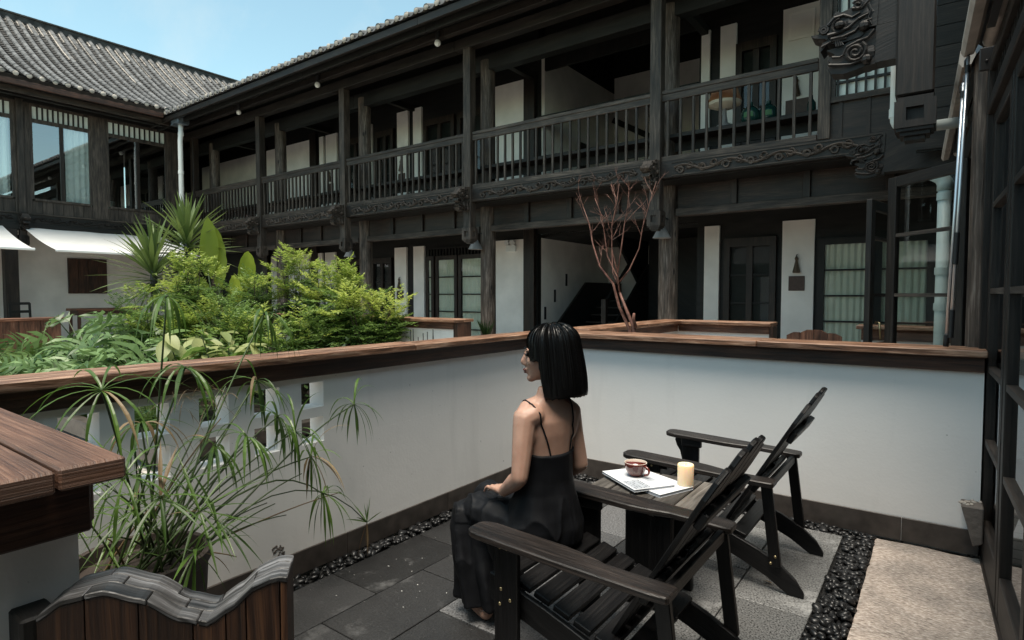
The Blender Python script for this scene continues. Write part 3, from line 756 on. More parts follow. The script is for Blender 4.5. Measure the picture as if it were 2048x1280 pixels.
# eaves: sloping soffit, fascia boards, purlins
def eave_z(y): return 6.14 + (y - 7.4) * 0.36
part('soffit', MB().prism([(7.43, 6.13), (14.6, 6.13 + 7.17 * .36), (14.6, 6.19 + 7.17 * .36), (7.43, 6.19)], (XA, 0, 0), (0, 1, 0), (0, 0, 1), (XZ - XA, 0, 0)), 'black_wood', fb)
for (y0, y1, z0, z1, m_) in ((7.36, 7.425, 6.07, 6.20, 'dark_wood'), (7.56, 7.62, 6.02, 6.15, 'black_wood'), (8.02, 8.14, 6.10, 6.24, 'dark_wood'), (8.31, 8.49, 5.93, 6.12, 'dark_wood'), (8.90, 9.10, 5.7, 6.0, 'black_wood')):
    x = XA
    while x < XZ:
        e = min(x + 3.64, XZ); part('eave_beam', MB().box(x + .002, e - .002, y0, y1, z0, z1), m_, fb, bev=.006); x = e
# square posts, pendants, log columns, beams
for i, px in enumerate(POSTS):
    part('post', MB().box(px - .085, px + .085, YB - .085, YB + .085, 2.66, 5.93), 'grey_wood' if i < 4 else 'brown_wood', fb, bev=.008)
    mb = MB(); pendant(mb, (px, YB), .21, 2.43, 2.64); part('pendant_block', mb, 'grey_wood', fb)
    mb = MB(); dragon(mb, (px, YB - .09, 3.19), (0, -1, 0), (1, 0, 0), .92, .13); part('dragon_bracket', mb, 'grey_wood', fb)
    lx = px - .04
    pr_ = [(.155, 0), (.15, 1.2), (.148, 2.6), (.145, 3.9), (.14, 5.9)]
    part('log_column', MB().lathe(pr_, (lx, YL, 0), 18), 'log_wood', fb, smooth=True)
    part('tie_beam', MB().box(px - .06, px + .06, YL + .1, YR + .05, 5.98, 6.12), 'black_wood', fb)
bays = [(-21.0, -17.62)] + [(POSTS[i + 1], POSTS[i]) for i in range(3, -1, -1)] + [(-3.49, 0.4)]
for bi, (xa, xb) in enumerate(bays):
    a, b = xa + .085, xb - .085
    last = bi == len(bays) - 1
    # lower frieze between the log columns
    part('lower_beam', MB().box(xa + .11, xb - .19, YL - .10, YL + .06, 2.625, 2.74), 'grey_wood', fb, bev=.006)
    part('frieze_board', MB().box(xa + .11, xb - .19, YL - .02, YL + .03, 2.742, 3.16), 'brown_wood', fb)
    for k in range(1, 4):
        x = xa + (xb - xa) * k / 4 + .0
        part('frieze_stile', MB().box(x - .05, x + .05, YL - .07, YL - .021, 2.742, 3.158), 'brown_wood', fb, bev=.006)
    part('upper_beam', MB().box(xa + .11, xb - .19, YL - .09, YL - .022, 3.09, 3.157), 'dark_wood', fb, bev=.006) if False else None
    # carved fascia of the balcony
    fa = part('carved_beam', MB().box(a, b, YB - .05, YB + .05, 3.12, 3.36), 'dark_wood', fb, bev=.005)
    L = (b - a) - .42
    if bi > 0:
        # a raised border round the carving
        part('border', MB().box(a + .17, b - .17, YB - .062, YB - .0505, 3.325, 3.343).box(a + .17, b - .17, YB - .062, YB - .0505, 3.137, 3.152), 'grey_wood', fa)
        mb = MB(); vine_panel(mb, (a + .21, YB - .05, 3.238), (1, 0, 0), L, .17, (0, -1, 0), bi * 7)
        part('vine_carving', mb, 'grey_wood', fa)
    # balustrade
    bx = b if not last else -1.34
    bl = part('balustrade', MB().box(a, bx, YB - .04, YB + .06, 4.345, 4.40).box(a, bx, YB - .028, YB + .028, 4.245, 4.343).box(a, bx, YB - .035, YB + .035, 3.361, 3.44), 'grey_wood', fb, bev=.005)
    n = 21 if bi < 5 else 11
    if bi == 0: n = 18
    bm_ = MB().box(-.018, .018, -.02, .02, 0, .805).mesh('baluster', 'grey_wood' if bi > 1 else 'brown_wood', bev=.003)
    for k in range(n):
        inst('baluster', bm_, bl, (a + (bx - a) * (k + .45) / (n - .1 + .0), YB, 3.44))
    part('bench_seat', MB().box(a, bx, YB + .20, YB + .52, 3.76, 3.82), 'dark_wood', fb, bev=.004)
    part('bench_apron', MB().box(a, bx, YB + .50, YB + .53, 3.62, 3.758), 'black_wood', fb)

# white wall panels (x0, x1, z0, z1)
GP = [(-11.5, -11.07), (-10.81, -10.44), (-8.19, -7.40), (-3.45, -3.19), (-2.16, -1.68), (-14.84, -14.57), (-14.43, -13.97), (-17.2, -15.2), (.75, 1.5)]
UP = [(-14.63, -14.44), (-14.33, -13.83), (-12.46, -12.36), (-11.37, -10.97), (-10.79, -10.5), (-8.33, -7.40), (-3.22, -2.95), (-2.21, -1.66), (-3.55, -3.40)]
for (x0, x1) in GP: part('wall_panel', MB().box(x0, x1, YR, YR + .058, .02, 2.62), 'old_plaster', fb, uv=False)
for (x0, x1) in UP: part('wall_panel', MB().box(x0, x1, YR, YR + .058, 3.32, 6.05 if x1 > -12 else 5.95), 'old_plaster', fb, uv=False)
part('wall_panel', MB().box(-21.5, -14.9, YR, YR + .058, 3.32, 5.95), 'old_plaster', fb, uv=False)
for x in (-7.235, -17.5, -14.9):
    part('rear_post', MB().box(x - .14, x + .14, YR - .05, YR + .055, 0, 6.1), 'brown_wood', fb, bev=.006)
# upper recess behind bay B: dim white room walls with a raking beam
part('recess_wall', MB().box(-7.07, -6.99, YR + .2, 14.0, 3.3, 6.6).box(-6.99, -3.58, 14.0, 14.1, 3.3, 7.0), 'old_plaster', fb, uv=False)
part('recess_frame', MB().box(-7.09, -3.6, YR + .02, YR + .058, 5.0, 5.2), 'black_wood', fb)
part('raking_beam', MB().bar((-6.95, 13.9, 5.9), (-5.2, 13.9, 4.9), .12, .14), 'black_wood', fb)
part('recess_floor', MB().box(-7.2, -3.4, YR + .061, 14.2, 3.16, 3.30), 'black_wood', fb)
part('end_wall', MB().box(-22.2, -22.0, 8.3, 10.7, 0, 7.5), 'black_wood', fb)
part('recess_roof', MB().box(-7.2, -3.4, 14.101, 14.2, 3.3, 9.6).box(-3.6, -3.4, YR + .2, 14.1, 3.3, 9.6).box(-7.2, -7.071, YR + .2, 14.1, 3.3, 9.6).box(-6.99, -3.6, YR + .2, YR + .26, 6.2, 8.0), 'black_wood', fb)
part('picture', MB().box(-6.988, -6.95, 12.1, 12.6, 4.1, 5.0), 'black_wood', fb)
# stair hall behind bay B on the ground floor
sh = part('stair_hall', MB().box(-7.15, -7.07, YR + .2, 14.0, 0, 3.158).box(-7.07, -3.6, 13.9, 14.0, 0, 3.158), 'old_plaster', fb, uv=False)
part('hall_lining', MB().box(-3.62, -3.5, YR + .2, 14, 0, 2.72).box(-7.07, -3.6, YR + .2, 14, 2.64, 2.719).box(-5.4, -3.65, 12.6, 12.7, 0, 2.64), 'black_wood', fb)
st = part('staircase', MB().prism([(10.6, 0.0), (10.6, .82), (11.8, 1.69), (13.6, 1.69), (13.6, 0)], (-6.6, 0, 0), (0, 1, 0), (0, 0, 1), (.05, 0, 0)).prism([(10.6, 0.0), (10.6, .55), (12.6, 2.1), (13.6, 2.1), (13.6, 0)], (-5.45, 0, 0), (0, 1, 0), (0, 0, 1), (.05, 0, 0)), 'black_wood', fb)
for k in range(8): part('stair_tread', MB().box(-6.54, -5.46, 10.7 + .26 * k, 10.98 + .26 * k, .16 * (k + 1) - .03, .16 * (k + 1)), 'brown_wood', st)
part('newel_post', MB().box(-5.57, -5.46, 10.62, 10.73, 0, 1.32), 'brown_wood', st, bev=.01)
part('handrail', MB().bar((-5.5, 10.7, 1.25), (-5.5, 12.2, 2.35), .06, .07).prism([(11.2, 2.64), (12.6, 1.5), (12.9, 1.5), (12.9, 2.64)], (-5.6, 0, 0), (0, 1, 0), (0, 0, 1), (.06, 0, 0)), 'black_wood', st)
for y, z in ((11.75, 1.75), (11.25, 1.38), (10.85, 1.0)): part('step_light', MB().box(-7.069, -7.05, y - .03, y + .03, z - .14, z + .14), 'rubber', sh)

# doors and curtained windows along the back wall
def fdoor(x0, x1, z0, name='door'):
    d = part(name, MB().box(x0, x0 + .1, YR - .03, YR + .058, z0, z0 + 2.35).box(x1 - .1, x1, YR - .03, YR + .058, z0, z0 + 2.35).box(x0 + .1, x1 - .1, YR - .03, YR + .058, z0 + 2.2, z0 + 2.35)
             .box(x0 + .1, x1 - .1, YR, YR + .05, z0, z0 + .75).box((x0 + x1) / 2 - .05, (x0 + x1) / 2 + .05, YR - .01, YR + .05, z0 + .75, z0 + 2.2), 'brown_wood', fb)
    for k in range(3):
        for (a, b) in ((x0 + .1, (x0 + x1) / 2 - .05), ((x0 + x1) / 2 + .05, x1 - .1)):
            za = z0 + .75 + .483 * k
            part('pane', MB().box(a, b, YR + .025, YR + .03, za + .015, za + .483 - .015), 'glass', d, uv=False)
            if k: part('glazing_bar', MB().box(a, b, YR + .01, YR + .045, za - .0149, za + .0149), 'black_wood', d)
    return d
def curtain_mb(x0, x1, y, z0, z1, amp=.02, per=.11, seed=0, axis='x'):
    q = random.Random(seed); n = max(8, int((x1 - x0) / per * 6)); vs = []; fs = []
    ph = q.uniform(0, 6)
    for j in range(5):
        z = z0 + (z1 - z0) * j / 4
        for i in range(n + 1):
            x = x0 + (x1 - x0) * i / n
            d = amp * math.sin(x / per * 6.28 + ph + .4 * math.sin(x * 9 + ph) + .25 * math.sin(j * 1.3)) * (.7 + .5 * noise.noise(Vector((x * 3, seed, j * .5))))
            vs.append((x, y + d, z) if axis == 'x' else (y + d, x, z))
    for j in range(4):
        for i in range(n): a = j * (n + 1) + i; fs.append((a, a + 1, a + n + 2, a + n + 1))
    return MB().add(vs, fs)
def fwin(x0, x1, z0, z1, rows, seed, mat='brown_wood', cut=True):
    w = part('window', MB().box(x0, x0 + .09, YR - .03, YR + .056, z0, z1).box(x1 - .09, x1, YR - .03, YR + .056, z0, z1).box(x0 + .09, x1 - .09, YR - .03, YR + .056, z1 - .1, z1).box(x0 + .09, x1 - .09, YR - .03, YR + .056, z0, z0 + .12), mat, fb)
    part('pane', MB().box(x0 + .09, x1 - .09, YR - .016, YR - .011, z0 + .12, z1 - .1), 'glass', w, uv=False)
    for k in range(1, rows):
        z = z0 + .12 + (z1 - z0 - .22) * k / rows
        part('glazing_bar', MB().box(x0 + .09, x1 - .09, YR - .03, YR - .0165, z - .014, z + .014), 'black_wood', w)
    part('curtain', curtain_mb(x0 + .09, x1 - .09, YR + .022, z0 + .1, z1 - .1, amp=.026, per=.09, seed=seed), 'curtain', w, smooth='all', uv=False)
fdoor(-3.1, -2.25, .03); fdoor(-13.6, -12.5, .03); fdoor(-12.4, -11.6, .03)
fdoor(-2.95, -2.3, 3.33); fdoor(-13.5, -12.55, 3.33); fdoor(-12.2, -11.5, 3.33); fdoor(-10.4, -9.4, 3.33); fdoor(-9.3, -8.5, 3.33)
for (a, b) in ((-10.36, -10.08), (-10.02, -9.32), (-9.28, -8.5)): fwin(a, b, .05, 2.35, 5, int(a * 10))
for (a, b) in ((-1.62, -.88), (-.84, -.1), (-.06, .7)): fwin(a, b, .05, 2.3, 5, int(a * 10), 'black_wood')
# comb-like lattice over the ground windows
for (a, b) in ((-10.3, -8.5),):
    mb = MB().box(a, b, YR - .02, YR + .05, 2.52, 2.56)
    k = a
    while k < b: mb.box(k, k + .035, YR - .01, YR + .04, 2.36, 2.52); k += .1
    part('transom_lattice', mb, 'black_wood', fb)
# corner room over bay A: lattice window and boarded apron
cr = part('corner_post', MB().box(-1.33, -1.19, YB - .07, YB + .07, 3.36, 6.0), 'grey_wood', fb, bev=.006)
ca = part('corner_apron', MB().box(-1.19, .5, YB + .0, YB + .03, 3.36, 3.80), 'brown_wood', fb)
for k in range(6): part('apron_stile', MB().box(-1.1 + .3 * k, -1.06 + .3 * k, YB - .02, YB - .001, 3.36, 3.80), 'brown_wood', ca)
lwn = part('lattice_window', MB().box(-1.19, .5, YB - .05, YB + .05, 3.80, 3.87).box(-1.19, .5, YB - .04, YB + .04, 5.25, 5.35).box(-1.19, -1.14, YB - .04, YB + .04, 3.87, 5.25), 'grey_wood', fb)
for k in range(16): part('lattice_bar', MB().box(-1.13 + .1 * k, -1.105 + .1 * k, YB - .02, YB + .0, 3.87, 5.25), 'dark_wood', lwn)
for z in (4.03, 4.2): part('lattice_bar', MB().box(-1.14, .5, YB - .0205, YB + .0205, z, z + .025), 'dark_wood', lwn)
part('paper_pane', MB().box(-1.14, .5, YB + .022, YB + .03, 3.87, 5.25), 'curtain_mint', lwn, uv=False)
part('side_lattice', MB().box(-1.325, -1.30, YB + .08, YR, 3.36, 5.9), 'black_wood', fb)
ps = MB()
for k in range(4): ps.box(-1.48, -1.472, YB + .30, YB + .42, 3.93 + .13 * k, 4.04 + .13 * k)
part('side_window_pane', ps, 'curtain_mint', fb, uv=False)
# horizontally boarded end wall between the corner room and the side wing
ew = part('end_boarding', MB().box(-.28, 1.2, YB - .35, YB - .3, 3.0, 6.5), 'black_wood', fb)
for k in range(14): part('board', MB().box(-.28, 1.2, YB - .375, YB - .351, 3.02 + .22 * k, 3.232 + .22 * k), 'dark_wood', ew)
mb = MB().box(-.62, .4, YB - .12, YB + .06, 2.86, 3.34); dragon(mb, (-.60, YB - .06, 3.09), (-1, 0, 0), (0, 1, 0), 1.0, .15)
part('dragon_bracket', mb, 'dark_wood', fb)

# roof of the timber building
def tile_rows(parent, y_of, n_rows, make):
    for k in range(n_rows): make(k)
def fz(d): return 6.27 + 0.40 * d + 0.028 * d * d      # height over the eave at slope distance d
rf = MB(); NS = 14
for (xa, xb) in ((-17.3, 1.6),):
    ys = [7.36 + 8.6 * i / NS for i in range(NS + 1)]
    vs = [(x, y, fz(y - 7.36) - .02) for y in ys for x in (xa, xb)]
    rf.add(vs, [(2 * i, 2 * i + 1, 2 * i + 3, 2 * i + 2) for i in range(NS)])
roof = part('roof', rf, 'pan_tile', fb, uv=False)
def cover_row(pts_, r_=.068, n=5, across=(1, 0, 0)):
    """one row of half-round cover tiles, each lapping the next"""
    mb = MB(); ac = Vector(across)
    for i in range(len(pts_) - 1):
        a, b = Vector(pts_[i]), Vector(pts_[i + 1]); d = (b - a).normalized(); up = ac.cross(d)
        if up.z < 0: up = -up
        rings = []
        for p, k in ((a, 1.0), (b + d * .02, .86)):
            rings.append([p + ac * (r_ * k * math.cos(math.pi * j / n)) + up * (r_ * k * math.sin(math.pi * j / n) * .95) for j in range(n + 1)])
        mb.loft(rings, cap=False, closed=False)
        mb.add(rings[0], [tuple(range(n + 1))])
    return mb
x = -16.9; k = 0
base_row = cover_row([(0, 7.32 + .3 * i, fz(.3 * i - .04) + .02) for i in range(12)]).mesh('cover_tile_row', 'roof_tile', uv=False)
pan = MB()
pan.add([Vector((.2 * t, 7.30 + (-.02 if False else 0), fz(-.05) + .02 - .06 * (1 - (2 * t - 1) ** 2))) for t in [i / 4 for i in range(5)]] + [Vector((.2 * t, 7.55, fz(.2) + .02 - .06 * (1 - (2 * t - 1) ** 2))) for t in [i / 4 for i in range(5)]], [(i, i + 1, i + 6, i + 5) for i in range(4)])
pan.add([(.02, 7.33, 6.24), (.18, 7.33, 6.24), (.18, 7.345, 6.30), (.02, 7.345, 6.30)], [(0, 1, 2, 3)])
pan_me = pan.mesh('pan_tile', 'roof_tile', uv=False)
drip = MB().ball((0, 7.315, fz(-.04) + .03), .062, .018, .055, n=8, m=5).mesh('tile_end', 'mortar', smooth='all', uv=False)
while x < -.2:
    inst('cover_tile_row', base_row, roof, (x, rng.uniform(-.012, .012), rng.uniform(-.006, .006)))
    inst('pan_tile', pan_me, roof, (x + .02, 0, rng.uniform(-.004, .004)))
    inst('tile_end', drip, roof, (x, 0, 0))
    x += .243; k += 1

# ------------------------------------------------------------------ the left building (facade along Y at X = -18)
XL = -18.0
lb = thing('timber_building', 'dark timber building at the left with grey tiled roof and tall windows', 'building', (-20, 5, 0))
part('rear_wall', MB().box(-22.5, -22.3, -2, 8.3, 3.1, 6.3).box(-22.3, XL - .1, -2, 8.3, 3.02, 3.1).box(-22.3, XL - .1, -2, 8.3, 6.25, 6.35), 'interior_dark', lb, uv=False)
part('ground_wall', MB().box(-18.8, -18.6, -2, 8.6, 0, 3.05), 'old_plaster', lb, uv=False)
# pilasters (y0, y1) and windows
for (a, b) in ((4.36, 4.50), (4.505, 4.68), (5.95, 6.30), (7.80, 8.16), (2.72, 3.0), (1.0, 1.3)):
    part('pilaster', MB().box(XL - .06, XL + .03, a, b, 3.40, 6.06), 'grey_wood', lb, bev=.006)
part('post', MB().box(XL - .02, XL + .12, 4.40, 4.54, 2.5, 6.1), 'grey_wood', lb, bev=.008)
part('frieze', MB().box(XL - .05, XL + .06, -1, 8.3, 6.062, 6.24), 'black_wood', lb)
part('sill_beam', MB().box(XL - .05, XL + .05, 1.0, 8.2, 3.365, 3.40), 'grey_wood', lb, bev=.004)
cbm = part('carved_beam', MB().box(XL - .05, XL + .02, 1.0, 8.2, 3.13, 3.362), 'dark_wood', lb)
for k, (a, b) in enumerate(((1.2, 4.3), (4.6, 8.1))):
    mb = MB(); vine_panel(mb, (XL + .02, a, 3.245), (0, 1, 0), b - a, .17, (1, 0, 0), 50 + k); part('vine_carving', mb, 'dark_wood', cbm)
part('lower_beam', MB().box(XL - .06, XL + .10, -1, 8.3, 2.98, 3.128), 'black_wood', lb, bev=.006)
def bwin(y0, y1, seed):
    w = part('window', MB().box(XL - .04, XL + .02, y0, y0 + .05, 3.74, 6.06).box(XL - .04, XL + .02, y1 - .05, y1, 3.74, 6.06).box(XL - .04, XL + .04, y0 + .05, y1 - .05, 3.71, 3.765)
             .box(XL - .04, XL + .025, y0 + .05, y1 - .05, 5.61, 5.70).box(XL - .04, XL + .02, y0 + .05, y1 - .05, 6.0, 6.06), 'grey_wood', lb)
    ym = (y0 + y1) / 2
    part('mullion', MB().box(XL - .04, XL + .022, ym - .04, ym + .04, 3.765, 5.61), 'brown_wood', w, bev=.004)
    part('pane', MB().box(XL - .012, XL - .006, y0 + .05, ym - .04, 3.765, 5.61), 'glass_mirror', w, uv=False)
    part('pane', MB().box(XL - .012, XL - .006, ym + .04, y1 - .05, 3.765, 5.61), 'glass_mirror', w, uv=False)
    part('pane', MB().box(XL - .03, XL - .024, y0 + .05, y1 - .05, 5.70, 6.0), 'curtain_mint', w, uv=False)
    n = 11
    for k in range(1, n):
        y = y0 + .05 + (y1 - y0 - .1) * k / n
        part('transom_bar', MB().box(XL - .022, XL + .01, y - .016, y + .016, 5.70, 6.0), 'dark_wood', w)
    # boarded apron
    nb = 6
    for k in range(nb):
        a = y0 + (y1 - y0) * k / nb; b = y0 + (y1 - y0) * (k + 1) / nb
        part('apron_board', MB().box(XL - .05, XL + .0 + rng.uniform(0, .004), a + .003, b - .003, 3.402, 3.708), 'grey_wood', lb, bev=.003)
    return w
w1 = bwin(4.68, 5.95, 1); w2 = bwin(6.30, 7.80, 2); w3 = bwin(3.0, 4.36, 3)
part('curtain', curtain_mb(5.40, 5.92, XL - .09, 3.72, 5.63, amp=.03, per=.13, seed=5, axis='y'), 'curtain_mint', w1, smooth='all', uv=False)
part('curtain', curtain_mb(3.02, 4.3, XL - .09, 3.72, 5.63, amp=.03, per=.13, seed=6, axis='y'), 'curtain_mint', w3, smooth='all', uv=False)
# bright lattice window on the far side of the room
mb = MB()
for k in range(9): mb.box(-22.28, -22.26, 7.0 + .12 * k, 7.02 + .12 * k, 3.6, 4.5)
for k in range(8): mb.box(-22.281, -22.259, 7.0, 8.0, 3.6 + .12 * k, 3.62 + .12 * k)
part('far_lattice', mb, 'black_wood', lb)
part('far_pane', MB().box(-22.299, -22.29, 7.0, 8.0, 3.6, 4.5), 'curtain_mint', lb, uv=False)
# ground floor columns, dragon brackets
for y in (4.22, 8.05, .4):
    part('column', MB().box(XL - .13, XL + .13, y - .13, y + .13, 0, 2.98), 'dark_wood', lb, bev=.01)
for y in (4.47,):
    mb = MB(); dragon(mb, (XL + .06, y, 3.2), (1, 0, 0), (0, 1, 0), .9, .13); part('dragon_bracket', mb, 'dark_wood', lb)
    mb = MB(); pendant(mb, (XL + .05, y), .2, 2.62, 2.82); part('pendant_block', mb, 'dark_wood', lb)
# eaves
for (x0, x1, z0, z1, m_) in ((-17.02, -16.95, 6.15, 6.27, 'fascia_wood'), (-17.30, -17.22, 6.05, 6.18, 'grey_wood'), (-17.72, -17.60, 6.08, 6.22, 'black_wood')):
    part('eave_beam', MB().box(x0, x1, -2, 7.3 if x0 > -17.1 else 8.0, z0, z1), m_, lb, bev=.006)
part('soffit', MB().prism([(-17.0, 6.22), (-18.1, 6.27), (-18.1, 6.35), (-17.0, 6.28)], (0, -2, 0), (1, 0, 0), (0, 0, 1), (0, 10.3, 0)), 'black_wood', lb)
# concave roof
def lz(d): return 6.38 + 0.44 * d + 0.042 * d * d
DR = 4.55
xs_ = [-16.97 - DR * i / 14 for i in range(15)]
vs = []; fs = []
for i, x in enumerate(xs_):
    d = -16.97 - x
    vs += [(x, -3, lz(d) - .02), (x, 13.5, lz(d) - .02)]
roof2 = part('roof', MB().add(vs, [(2 * i, 2 * i + 1, 2 * i + 3, 2 * i + 2) for i in range(14)]), 'pan_tile', lb, uv=False)
# lapped pan tiles between the rows: joined
mb = MB(); y = 1.0; rowsY = []
while y < 13.2: rowsY.append(y); y += .245
for y in rowsY:
    for j in range(int(DR / .13)):
        d = .13 * j; x = -16.97 - d
        if x > -16.97 - (y - 7.4) - .1 : continue
        z = lz(d) + .022
        mb.add([(x, y + .05, z + .012), (x, y + .1225, z - .012), (x, y + .195, z + .012), (x - .15, y + .05, lz(d + .15) + .002), (x - .15, y + .1225, lz(d + .15) - .022), (x - .15, y + .195, lz(d + .15) + .002)],
               [(0, 1, 4, 3), (1, 2, 5, 4)])
part('pan_tiles', mb, 'pan_tile', roof2, kind='stuff', uv=False)
full = [(-16.93 - .235 * i, 0, lz(.235 * i - .04) + .02) for i in range(21)]
for y in rowsY:
    skip = max(0, int((y - 7.4) / .235)) if y > 7.4 else 0
    p_ = full[skip:]
    if len(p_) < 3: continue
    mb = cover_row(p_, r_=.066, across=(0, 1, 0))
    o = inst('cover_tile_row', mb.mesh('cover_tile_row', 'roof_tile', uv=False), roof2, (rng.uniform(-.02, .02), y + rng.uniform(-.014, .014), rng.uniform(-.010, .012)))
    # pale mortar bedding: at the ridge end, and along some rows
    a = len(full) - rng.choice([3, 3, 4, 4, 5, 8, 9, 11] if y > 6 else [3, 3, 4])
    mp_ = full[max(a, skip):]
    if len(mp_) > 1:
        m2 = MB()
        for sg in (-1, 1):
            m2.tube([Vector(p) + Vector((0, sg * .062 + rng.uniform(-.008, .008), -.012)) for p in mp_], .022, 5)
        inst('mortar_bed', m2.mesh('mortar_bed', 'mortar', uv=False), roof2, (0, y, 0))
    if not skip:
        inst('tile_end', MB().ball((-16.925, 0, lz(-.04) + .03), .02, .06, .055, n=8, m=5).mesh('tile_end', 'mortar', smooth='all', uv=False), roof2, (0, y, 0))
zr = lz(DR)
rg = part('roof_ridge', MB().box(-21.68, -21.40, -3, 13.5, zr - .25, zr + .10).box(-21.72, -21.36, -3, 13.5, zr + .10, zr + .14), 'pan_tile', lb, uv=False)
mb = MB(); y = 2.0
while y < 13.2: mb.box(-21.66, -21.42, y, y + .10, zr + .14, zr + .165); y += .125
part('ridge_tiles', mb, 'pan_tile', rg, kind='stuff', uv=False)
# back slope
part('back_roof', MB().add([(-21.6, -3, zr), (-21.6, 13.5, zr), (-26, 13.5, 6.4), (-26, -3, 6.4)], [(0, 1, 2, 3)]), 'pan_tile', lb, uv=False)

# gutter hopper and downpipe in the corner
dp = thing('downpipe', 'pale downpipe with blue grey rain hopper in the courtyard corner', 'downpipe', (-16.6, 7.62, 0))
hx, hy = -16.62, 7.58
part('hopper', MB().box(hx - .20, hx + .20, hy - .16, hy + .14, 5.98, 6.14).box(hx - .23, hx + .23, hy - .19, hy + .17, 6.14, 6.19).box(hx - .23, hx - .12, hy - .17, hy + .12, 5.95, 5.979).box(hx + .1, hx + .22, hy - .17, hy + .12, 5.95, 5.979), 'zinc', dp, bev=.01)
part('pipe', MB().tube([(hx, hy, 6.0), (hx, hy, 5.75), (hx, hy - .02, 5.55), (hx, hy - .02, 0)], .062, 12), 'white_paint', dp, smooth='all', uv=False)
for z in (5.72, 4.7, 3.2): part('pipe_collar', MB().lathe([(.072, z - .04), (.072, z + .04)], (hx, hy - .02 if z < 5.6 else hy, 0), 12), 'white_paint', dp, smooth=True, uv=False)

# white awnings of the left building
def awning(y0, y1, lab, label_cat='awning'):
    t = thing('awning', lab, label_cat, (-17.8, (y0 + y1) / 2, 2.9), group='white awnings of the left building')
    n = 10; vs = []; fs = []
    for j in range(n + 1):
        y = y0 + (y1 - y0) * j / n
        for i in range(7):
            u = i / 6; vs.append((-17.82 + 2.2 * u, y, 3.02 - .64 * u - .05 * math.sin(math.pi * u) + .006 * math.sin(j * 2.1)))
    for j in range(n):
        for i in range(6): a = j * 7 + i; fs.append((a, a + 1, a + 8, a + 7))
    part('cloth', MB().add(vs, fs), 'awning_cloth', t, smooth='all', uv=False)
    part('front_bar', MB().box(-15.63, -15.57, y0 - .02, y1 + .02, 2.345, 2.40), 'white_paint', t, bev=.01, uv=False)
    for y in (y0 + .25, y1 - .25):
        part('arm', MB().bar((-17.8, y, 2.78), (-16.7, y + .25, 2.45), .04, .04).bar((-16.7, y + .25, 2.45), (-15.62, y, 2.36), .035, .035), 'steel_dark', t, uv=False)
    return t
awning(4.46, 7.6, 'white awning sloping over the wall with the brown shutter board')
awning(1.0, 4.06, 'white awning cut by the left edge of the view')
# brown shutter board on the wall
sbd = thing('shutter_board', 'dark brown square board hung on white wall under awning', 'board', (-18.6, 6, 1.4))
for k in range(4):
    a, b = 5.53 + .2225 * k, 5.53 + .2225 * (k + 1)
    part('board', MB().box(-18.598, -18.54 + .004 * (k % 2), a + .002, b - .002, 1.44, 2.37), 'shutter_wood', sbd, bev=.003)
# low wooden counter, chairs and table at the far left
ct = thing('counter', 'low red brown wooden counter by the left edge of the courtyard', 'counter', (-15.6, 3.3, 0))
part('counter_top', MB().box(-15.75, -15.35, 1.2, 4.5, .86, .92), 'bench_wood', ct, bev=.01)
for k in range(9): part('counter_board', MB().box(-15.45, -15.40, 1.2 + .36 * k, 1.2 + .36 * k + .352, 0, .858), 'bench_wood', ct, bev=.004)
dc = thing('dining_chair', 'dark wooden dining chair before the left column', 'chair', (-16.3, 4.02, 0))
for (x, y, h) in ((-16.1, 3.85, .46), (-16.1, 4.2, .46), (-16.5, 3.85, 1.22), (-16.5, 4.2, 1.22)): part('leg', MB().bar((x, y, 0), (x - (.08 if h > 1 else 0), y, h), .04, .04), 'black_wood', dc)
part('seat', MB().box(-16.52, -16.06, 3.82, 4.23, .46, .50), 'black_wood', dc, bev=.01)
for z in (.75, 1.0, 1.18): part('back_rail', MB().box(-16.59, -16.55, 3.85, 4.2, z, z + .06), 'black_wood', dc)
dt = thing('dining_table', 'red brown wooden table half hidden behind garden leaves', 'table', (-16.6, 5.7, 0))
part('table_top', MB().box(-17.0, -16.3, 5.0, 6.4, 1.02, 1.08), 'bench_wood', dt, bev=.008)
part('table_apron', MB().box(-16.95, -16.35, 5.05, 6.35, .92, 1.018), 'shutter_wood', dt)
for (x, y) in ((-16.93, 5.07), (-16.37, 5.07), (-16.93, 6.33), (-16.37, 6.33)): part('leg', MB().box(x - .03, x + .03, y - .03, y + .03, 0, .919), 'shutter_wood', dt)

# ------------------------------------------------------------------ the side wing at the right (runs along Y, turned 1.7 degrees)
def D(s_, o, z): return Vector((.34 + o - .03 * s_, s_, z))
DU = Vector((-.03, 1, 0)).normalized(); DN = Vector((1, .03, 0)).normalized()
wg = thing('side_wing', 'dark timber wing with glazed doors at the right edge of the terrace', 'building', (2, 2, 0))
def dbox(s0, s1, o0, o1, z0, z1):
    c = D((s0 + s1) / 2, (o0 + o1) / 2, (z0 + z1) / 2)
    return MB().obox(c, DU * (s1 - s0) / 2, -DN * (o1 - o0) / 2, (0, 0, (z1 - z0) / 2))
def dadd(mb, *a): q = dbox(*a); return mb.add(q.v, q.f)
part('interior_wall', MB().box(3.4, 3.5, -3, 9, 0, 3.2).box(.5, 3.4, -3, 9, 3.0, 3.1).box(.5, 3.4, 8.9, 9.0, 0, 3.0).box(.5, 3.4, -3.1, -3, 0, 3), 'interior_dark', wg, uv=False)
part('interior_floor', MB().box(.5, 3.4, -3, 9, -.05, -.01), 'fascia_wood', wg)
